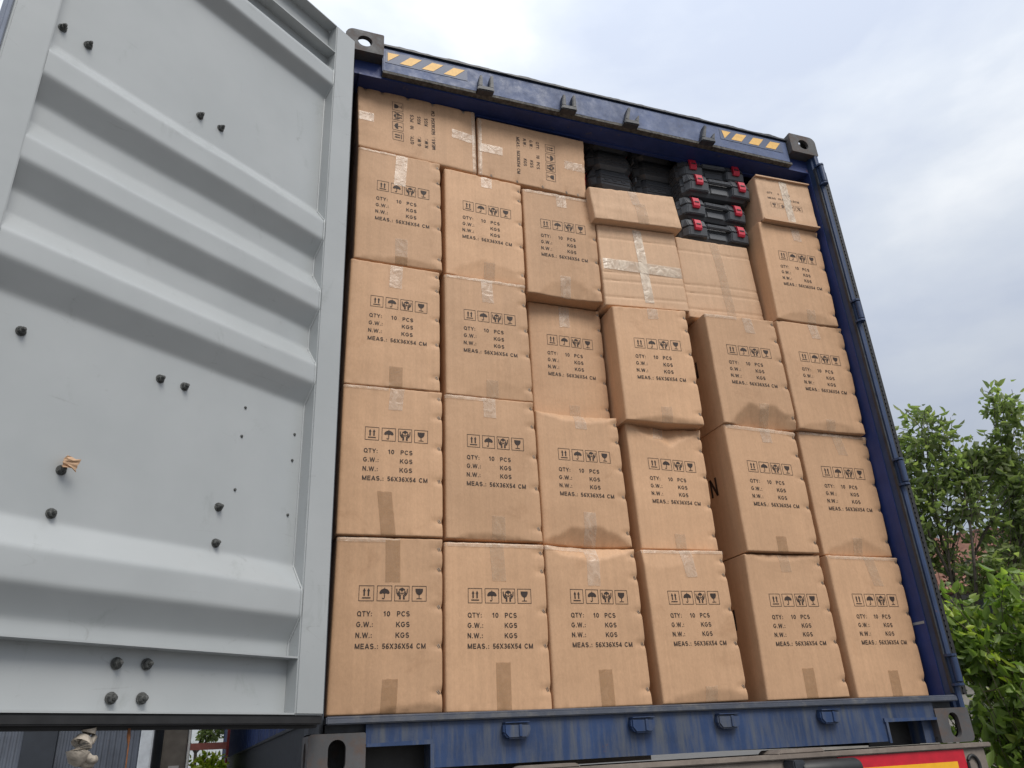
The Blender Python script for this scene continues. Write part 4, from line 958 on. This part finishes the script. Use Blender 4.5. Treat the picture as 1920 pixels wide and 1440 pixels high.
m = MB(); m.box(-0.085, 0.065, 0, 0.3, 0, 3.0); m.build('shaft', simple('grey_brown_render', (0.15, 0.135, 0.12), 0.9, var=0.2, scale=14, bmp=0.3), o, bevel=0.008)
m = MB(); m.box(-0.035, 0.03, -0.012, -0.001, 1.45, 1.53); m.build('notice_plate', simple('pale_plate', (0.45, 0.45, 0.45), 0.6), o)
m = MB(); m.tube([(-1.585, 3.74, GZ), (-1.585, 3.74, 1.8)], 0.009, 8); tag(m.build('white_pole', simple('white_pole_paint', (0.62, 0.62, 0.60), 0.5), smooth=60), 'thin white pole beside the grey brown pier', 'pole')
o = empty('red_steel_frame', (-1.2, 8.5, GZ), label='red painted steel gate frame behind the yellow green shrub', cat='gate frame')
M_REDP = simple('red_oxide_paint', (0.30, 0.045, 0.05), 0.6, var=0.3, scale=15)
m = MB(); m.box(-0.035, 0.04, 0, 0.1, 0, 3.4); m.build('post', M_REDP, o)
m = MB(); m.box(-2.6, -0.036, 0.02, 0.09, 1.715, 1.79); m.build('cross_bar', simple('pale_red_paint', (0.42, 0.15, 0.13), 0.6), o)
m = MB(); m.box(-2.68, -2.605, 0, 0.1, 0, 3.4); m.build('post', M_REDP, o)
o = empty('warehouse', (-3, 17, GZ), label='pale grey warehouse wall far behind the red frame', cat='building')
m = MB()
for k in range(30): m.box(-6 + 0.4 * k, -6 + 0.4 * k + 0.385, 0, 0.2, 0, 5)
m.build('wall_cladding', simple('pale_grey_cladding', (0.50, 0.54, 0.56), 0.6), o)
m = MB(); m.prism([(-0.3, 5.0), (8, 5.0), (8, 5.25), (3.8, 6.4), (-0.3, 5.2)], -6.2, 6.2, 'x'); m.build('roof', simple('roof_sheet', (0.3, 0.33, 0.36), 0.6), o)

# ================================================================== vegetation
def leaf_arrays(P, A, B, Ls, Ws, fold=0.25, curl=0.15):
    n = len(P); Nn = np.cross(A, B)
    L_ = Ls[:, None]; W_ = Ws[:, None]
    v = np.stack([P, P + A * L_ * 0.30 + B * W_ * 0.46 + Nn * W_ * fold, P + A * L_ * 0.66 + B * W_ * 0.40 + Nn * (W_ * fold - L_ * curl * 0.4),
                  P + A * L_ - Nn * L_ * curl, P + A * L_ * 0.66 - B * W_ * 0.40 + Nn * (W_ * fold - L_ * curl * 0.4), P + A * L_ * 0.30 - B * W_ * 0.46 + Nn * W_ * fold], 1)
    return v
LF = np.array([[0, 1, 2, 3], [0, 3, 4, 5]])
def leaf_mesh(name, P, A, B, Ls, Ws, mat):
    v = leaf_arrays(P, A, B, Ls, Ws); n = len(P)
    f = (LF[None] + 6 * np.arange(n)[:, None, None]).reshape(-1, 4)
    me = bpy.data.meshes.new(name); me.vertices.add(6 * n); me.vertices.foreach_set('co', v.reshape(-1).astype(np.float32))
    me.loops.add(8 * n); me.loops.foreach_set('vertex_index', f.reshape(-1).astype(np.int32))
    me.polygons.add(2 * n); me.polygons.foreach_set('loop_start', np.arange(0, 8 * n, 4, dtype=np.int32))
    me.update(calc_edges=True); me.validate(); me.materials.append(mat)
    return me
def unit(a): return a / np.maximum(1e-9, np.linalg.norm(a, axis=-1, keepdims=True))
def leaf_dirs(axis, n, spread, droop, rng):
    A = unit(np.asarray(axis)[None] * (1 - spread) + rng.normal(size=(n, 3)) * spread + np.array([0, 0, -droop]))
    up = unit(np.array([0, 0, 1.0])[None] + rng.normal(size=(n, 3)) * 0.9)
    B = unit(np.cross(A, up)); return A, B
def limb(mb, p0, p1, r0, r1, rng, wob=0.08, n=6, sag=0.0, seg=6):
    p0 = Vector(p0); p1 = Vector(p1); pts = []; ln = (p1 - p0).length
    off = Vector(rng.normal(size=3)) * wob * ln
    for i in range(n + 1):
        t = i / n; p = p0.lerp(p1, t) + off * math.sin(math.pi * t) + Vector((0, 0, -sag * ln * math.sin(math.pi * t)))
        pts.append(p)
    mb.tube(pts, [r0 + (r1 - r0) * i / n for i in range(n + 1)], seg); return pts

def tree(name, label, base, fork, lobes, n_twigs, leaf_n, leaf_l, leaf_w, mat, seed, trunk_r=0.07, stems=3, droop=0.35, cat='tree', group=None, extra=None, pick=0):
    """lobes: (centre, radii, weight). Leaves sit on twigs spread through the lobes."""
    rng = np.random.default_rng(seed)
    root = empty(name, base, 0, label, cat, group); b = Vector(base)
    mbk = MB(); fork = Vector(fork)
    limb(mbk, b, fork, trunk_r, trunk_r * 0.7, rng, 0.04)
    wts = np.array([l[2] for l in lobes], float); wts /= wts.sum()
    axes = []
    for c, r, wt in lobes:
        pts = limb(mbk, fork, c, trunk_r * 0.55, trunk_r * 0.16, rng, 0.08, 8)
        axes.append(pts)
    P = []; A = []; Bv = []
    for i in range(n_twigs):
        li = rng.choice(len(lobes), p=wts); c, r, _ = lobes[li]
        d = rng.normal(size=3); d /= np.linalg.norm(d); rad = rng.uniform(0.35, 1.0) ** 0.6
        tip = np.array(c) + d * np.array(r) * rad
        st = axes[li][rng.integers(4, 9)]; st = np.array(st) if rng.random() < 0.55 else np.array(c) + (tip - np.array(c)) * 0.35 + rng.normal(size=3) * 0.04
        pts = limb(mbk, st, tip, trunk_r * 0.10, 0.0025, rng, 0.07, 4, seg=4)
        ax = unit(tip - st)
        m_ = rng.poisson(leaf_n) + 2
        t = rng.uniform(0.35, 1.05, m_)[:, None]
        pos = st[None] * (1 - t) + tip[None] * t + np.clip(rng.normal(size=(m_, 3)), -1.6, 1.6) * leaf_l * 0.5
        a_, b_ = leaf_dirs(ax, m_, 0.62, droop, rng)
        P.append(pos); A.append(a_); Bv.append(b_)
    P = np.concatenate(P); A = np.concatenate(A); Bv = np.concatenate(Bv); n = len(P)
    sc = rng.uniform(0.65, 1.2, n)
    bo = np.array(base)
    o = mbk.build('trunk', M_BARK if trunk_r > 0.03 else M_TWIG, root, smooth=60); o.data.transform(Matrix.Translation(-b))
    keep = np.ones(n, bool)
    if pick:      # the leaves that show largest become objects of their own
        camp = np.array([-1.4933, -2.489, 0.0412]); dist = np.linalg.norm(P - camp, axis=1)
        rel = P - camp; zc = rel @ np.array(_f); xc = rel @ np.array(_r) / zc * 1490 + 960; yc = 720 - rel @ np.array(_u) / zc * 1490
        score = dist + 50 * ((xc > 1915) | (yc > 1435) | (xc < 1760))
        idx = np.argsort(score)[:pick]; keep[idx] = False
        protos = []
        for k in range(4):
            protos.append(leaf_mesh('leaf', np.zeros((1, 3)), np.array([[1.0, 0, 0]]), np.array([[0, 1.0, 0]]), np.array([leaf_l]), np.array([leaf_w * (0.85 + 0.1 * k)]), mat if k else (extra or mat)))
        for j, i in enumerate(idx):
            lo = link('leaf', protos[j % 4 if P[i][2] > bo[2] + 1.7 else 1 + j % 3], root)
            nn = np.cross(A[i], Bv[i]); M = Matrix((( A[i][0], Bv[i][0], nn[0], P[i][0] - bo[0]), (A[i][1], Bv[i][1], nn[1], P[i][1] - bo[1]), (A[i][2], Bv[i][2], nn[2], P[i][2] - bo[2]), (0, 0, 0, 1)))
            lo.matrix_local = M @ Matrix.Scale(float(sc[i]), 4)
    me = leaf_mesh('crown', (P - bo)[keep], A[keep], Bv[keep], (leaf_l * sc)[keep], (leaf_w * sc)[keep], mat)
    cr_ = link('foliage' if pick else 'crown', me, root)
    if pick: cr_['kind'] = 'stuff'
    return root

tree('broadleaf_tree', 'loose leafy green tree with two raised tops right of the container', (5.25, 3.45, GZ), (5.30, 3.42, 0.75),
     [((5.33, 3.38, 2.82), (0.36, 0.36, 0.40), 1.2), ((5.05, 3.66, 2.50), (0.40, 0.40, 0.45), 1.2), ((5.80, 2.80, 2.95), (0.16, 0.18, 0.36), 0.7), ((5.66, 3.00, 2.52), (0.24, 0.24, 0.28), 0.7),
      ((5.35, 3.35, 2.15), (0.50, 0.50, 0.34), 1.2), ((6.00, 3.05, 1.95), (0.50, 0.50, 0.34), 1.4), ((5.10, 3.85, 1.80), (0.50, 0.50, 0.38), 1.2), ((5.95, 3.44, 1.50), (0.55, 0.55, 0.33), 1.0), ((6.3, 2.9, 1.6), (0.5, 0.5, 0.6), 1.0), ((4.85, 3.6, 1.9), (0.4, 0.4, 0.5), 0.8), ((5.45, 3.2, 1.45), (0.40, 0.40, 0.30), 0.8), ((5.47, 3.2, 2.46), (0.26, 0.26, 0.20), 0.6), ((5.92, 2.88, 2.25), (0.30, 0.30, 0.28), 0.8)],
     600, 8, 0.096, 0.048, M_LEAF, 5, trunk_r=0.036)
tree('tall_shrub', 'dense green shrub at the foot of the tree right of the container', (5.6, 3.0, GZ), (5.6, 3.0, -0.6),
     [((5.35, 3.0, 0.80), (0.6, 0.6, 0.36), 1.2), ((5.9, 2.6, 0.85), (0.6, 0.6, 0.5), 1.2), ((5.5, 2.9, 0.2), (0.8, 0.8, 0.6), 1.3), ((6.2, 2.3, 0.3), (0.7, 0.7, 0.6), 1)],
     280, 9, 0.09, 0.046, M_LEAF, 9, trunk_r=0.04, cat='shrub')
tree('pine_tree', 'dark needle tree far right behind the leafy tree', (11.6, 6.9, GZ), (11.6, 6.9, 2.2),
     [((11.4, 7.0, 3.9), (0.55, 0.55, 0.5), 1.2), ((11.7, 6.7, 3.3), (0.9, 0.9, 0.6), 1.5), ((12.2, 6.4, 3.9), (0.7, 0.7, 0.6), 1.2), ((11.3, 7.2, 2.6), (0.9, 0.9, 0.6), 1.2), ((12.0, 6.4, 2.4), (1.0, 1.0, 0.7), 1.2)],
     520, 26, 0.16, 0.018, M_PINE, 21, trunk_r=0.14, droop=-0.3)
tree('leafy_shrub', 'bright green large leaved shrub beside the right rear corner', (2.25, 0.62, GZ), (2.2, 0.62, -1.0),
     [((1.97, 0.62, 0.56), (0.15, 0.15, 0.14), 0.7), ((2.16, 0.36, 0.58), (0.16, 0.16, 0.15), 0.8), ((2.08, 0.57, 0.38), (0.24, 0.22, 0.18), 1.2), ((2.10, 0.42, 0.18), (0.26, 0.24, 0.22), 1.2),
      ((2.04, 0.66, 0.10), (0.2, 0.2, 0.2), 1.0), ((2.08, 0.50, -0.14), (0.26, 0.24, 0.22), 1.2), ((2.42, 0.30, 0.3), (0.25, 0.25, 0.3), 1.0), ((2.3, 0.75, 0.0), (0.25, 0.25, 0.3), 0.7), ((2.3, 0.45, -0.5), (0.35, 0.3, 0.25), 1.0)],
     300, 9, 0.073, 0.036, M_BUSH, 33, trunk_r=0.022, cat='shrub', extra=M_YOUNG, pick=300, droop=0.25)
tree('yellow_green_shrub', 'bright yellow green shrub seen under the open grey door', (-1.43, 6.5, GZ), (-1.43, 6.5, -0.6),
     [((-1.44, 6.5, 0.04), (0.22, 0.25, 0.16), 1.2), ((-1.35, 6.5, -0.2), (0.32, 0.3, 0.25), 1), ((-1.6, 6.6, -0.25), (0.3, 0.3, 0.25), 1)],
     160, 9, 0.055, 0.035, M_YOUNG, 41, trunk_r=0.02, cat='shrub')
tree('slender_tree', 'thin dark green tree in front of the pale warehouse', (-1.6, 12.0, GZ), (-1.6, 12.0, 0.3),
     [((-1.9, 12.0, 0.75), (0.25, 0.3, 0.3), 1), ((-1.35, 12.0, 0.62), (0.3, 0.3, 0.22), 1), ((-1.6, 12.2, 1.2), (0.6, 0.4, 0.4), 1)],
     110, 8, 0.075, 0.045, M_LEAF, 43, trunk_r=0.04)

# ================================================================== house behind the trees
HZ = math.radians(-50)
HS = empty('tiled_house', (9.3, 6.75, GZ), HZ, 'pale house with red brown tiled roof behind the leafy tree', 'house')
M_WALL = simple('cream_render', (0.42, 0.39, 0.34), 0.9, var=0.2, scale=3, bmp=0.15)
M_TILE = simple('clay_roof_tile', (0.36, 0.20, 0.15), 0.8, var=0.4, scale=9)
m = MB(); m.box(-3.5, 4.5, 0, 5, 0, 3.45); m.build('wall', M_WALL, HS)
rows, cols = 14, 34
m = MB()
for r_ in range(rows):
    y = -0.5 + r_ * 0.2; z = 3.42 + r_ * 0.095
    for c_ in range(cols):
        x = -3.8 + c_ * 0.25
        m.prism([(x, z), (x + 0.06, z + 0.055), (x + 0.12, z + 0.07), (x + 0.18, z + 0.055), (x + 0.235, z), (x + 0.235, z - 0.02), (x, z - 0.02)], y, y + 0.215)
o = m.build('roof_tile_field', M_TILE, HS); o['kind'] = 'stuff'
m = MB(); m.prism([(-0.45, 3.38), (2.35, 4.70), (5.2, 3.38)], -3.8, 4.7, 'x'); m.build('roof', M_TILE, HS)
for x in (-2.2, -0.35, 1.6):
    m = MB(); m.box(x, x + 0.95, -0.05, -0.002, 2.35, 3.35); f_ = m.build('window', simple('grey_window_frame', (0.36, 0.38, 0.38), 0.6), HS)
    for k in range(2):
        m = MB(); m.box(x + 0.05 + 0.44 * k, x + 0.46 + 0.44 * k, -0.056, -0.0505, 2.42, 3.28); m.build('pane', simple('window_glass', (0.10, 0.12, 0.12), 0.12, var=0.2, scale=3), f_)
    m = MB(); m.box(x - 0.1, x + 1.05, -0.12, -0.002, 2.25, 2.345); m.build('sill', M_WALL, f_)
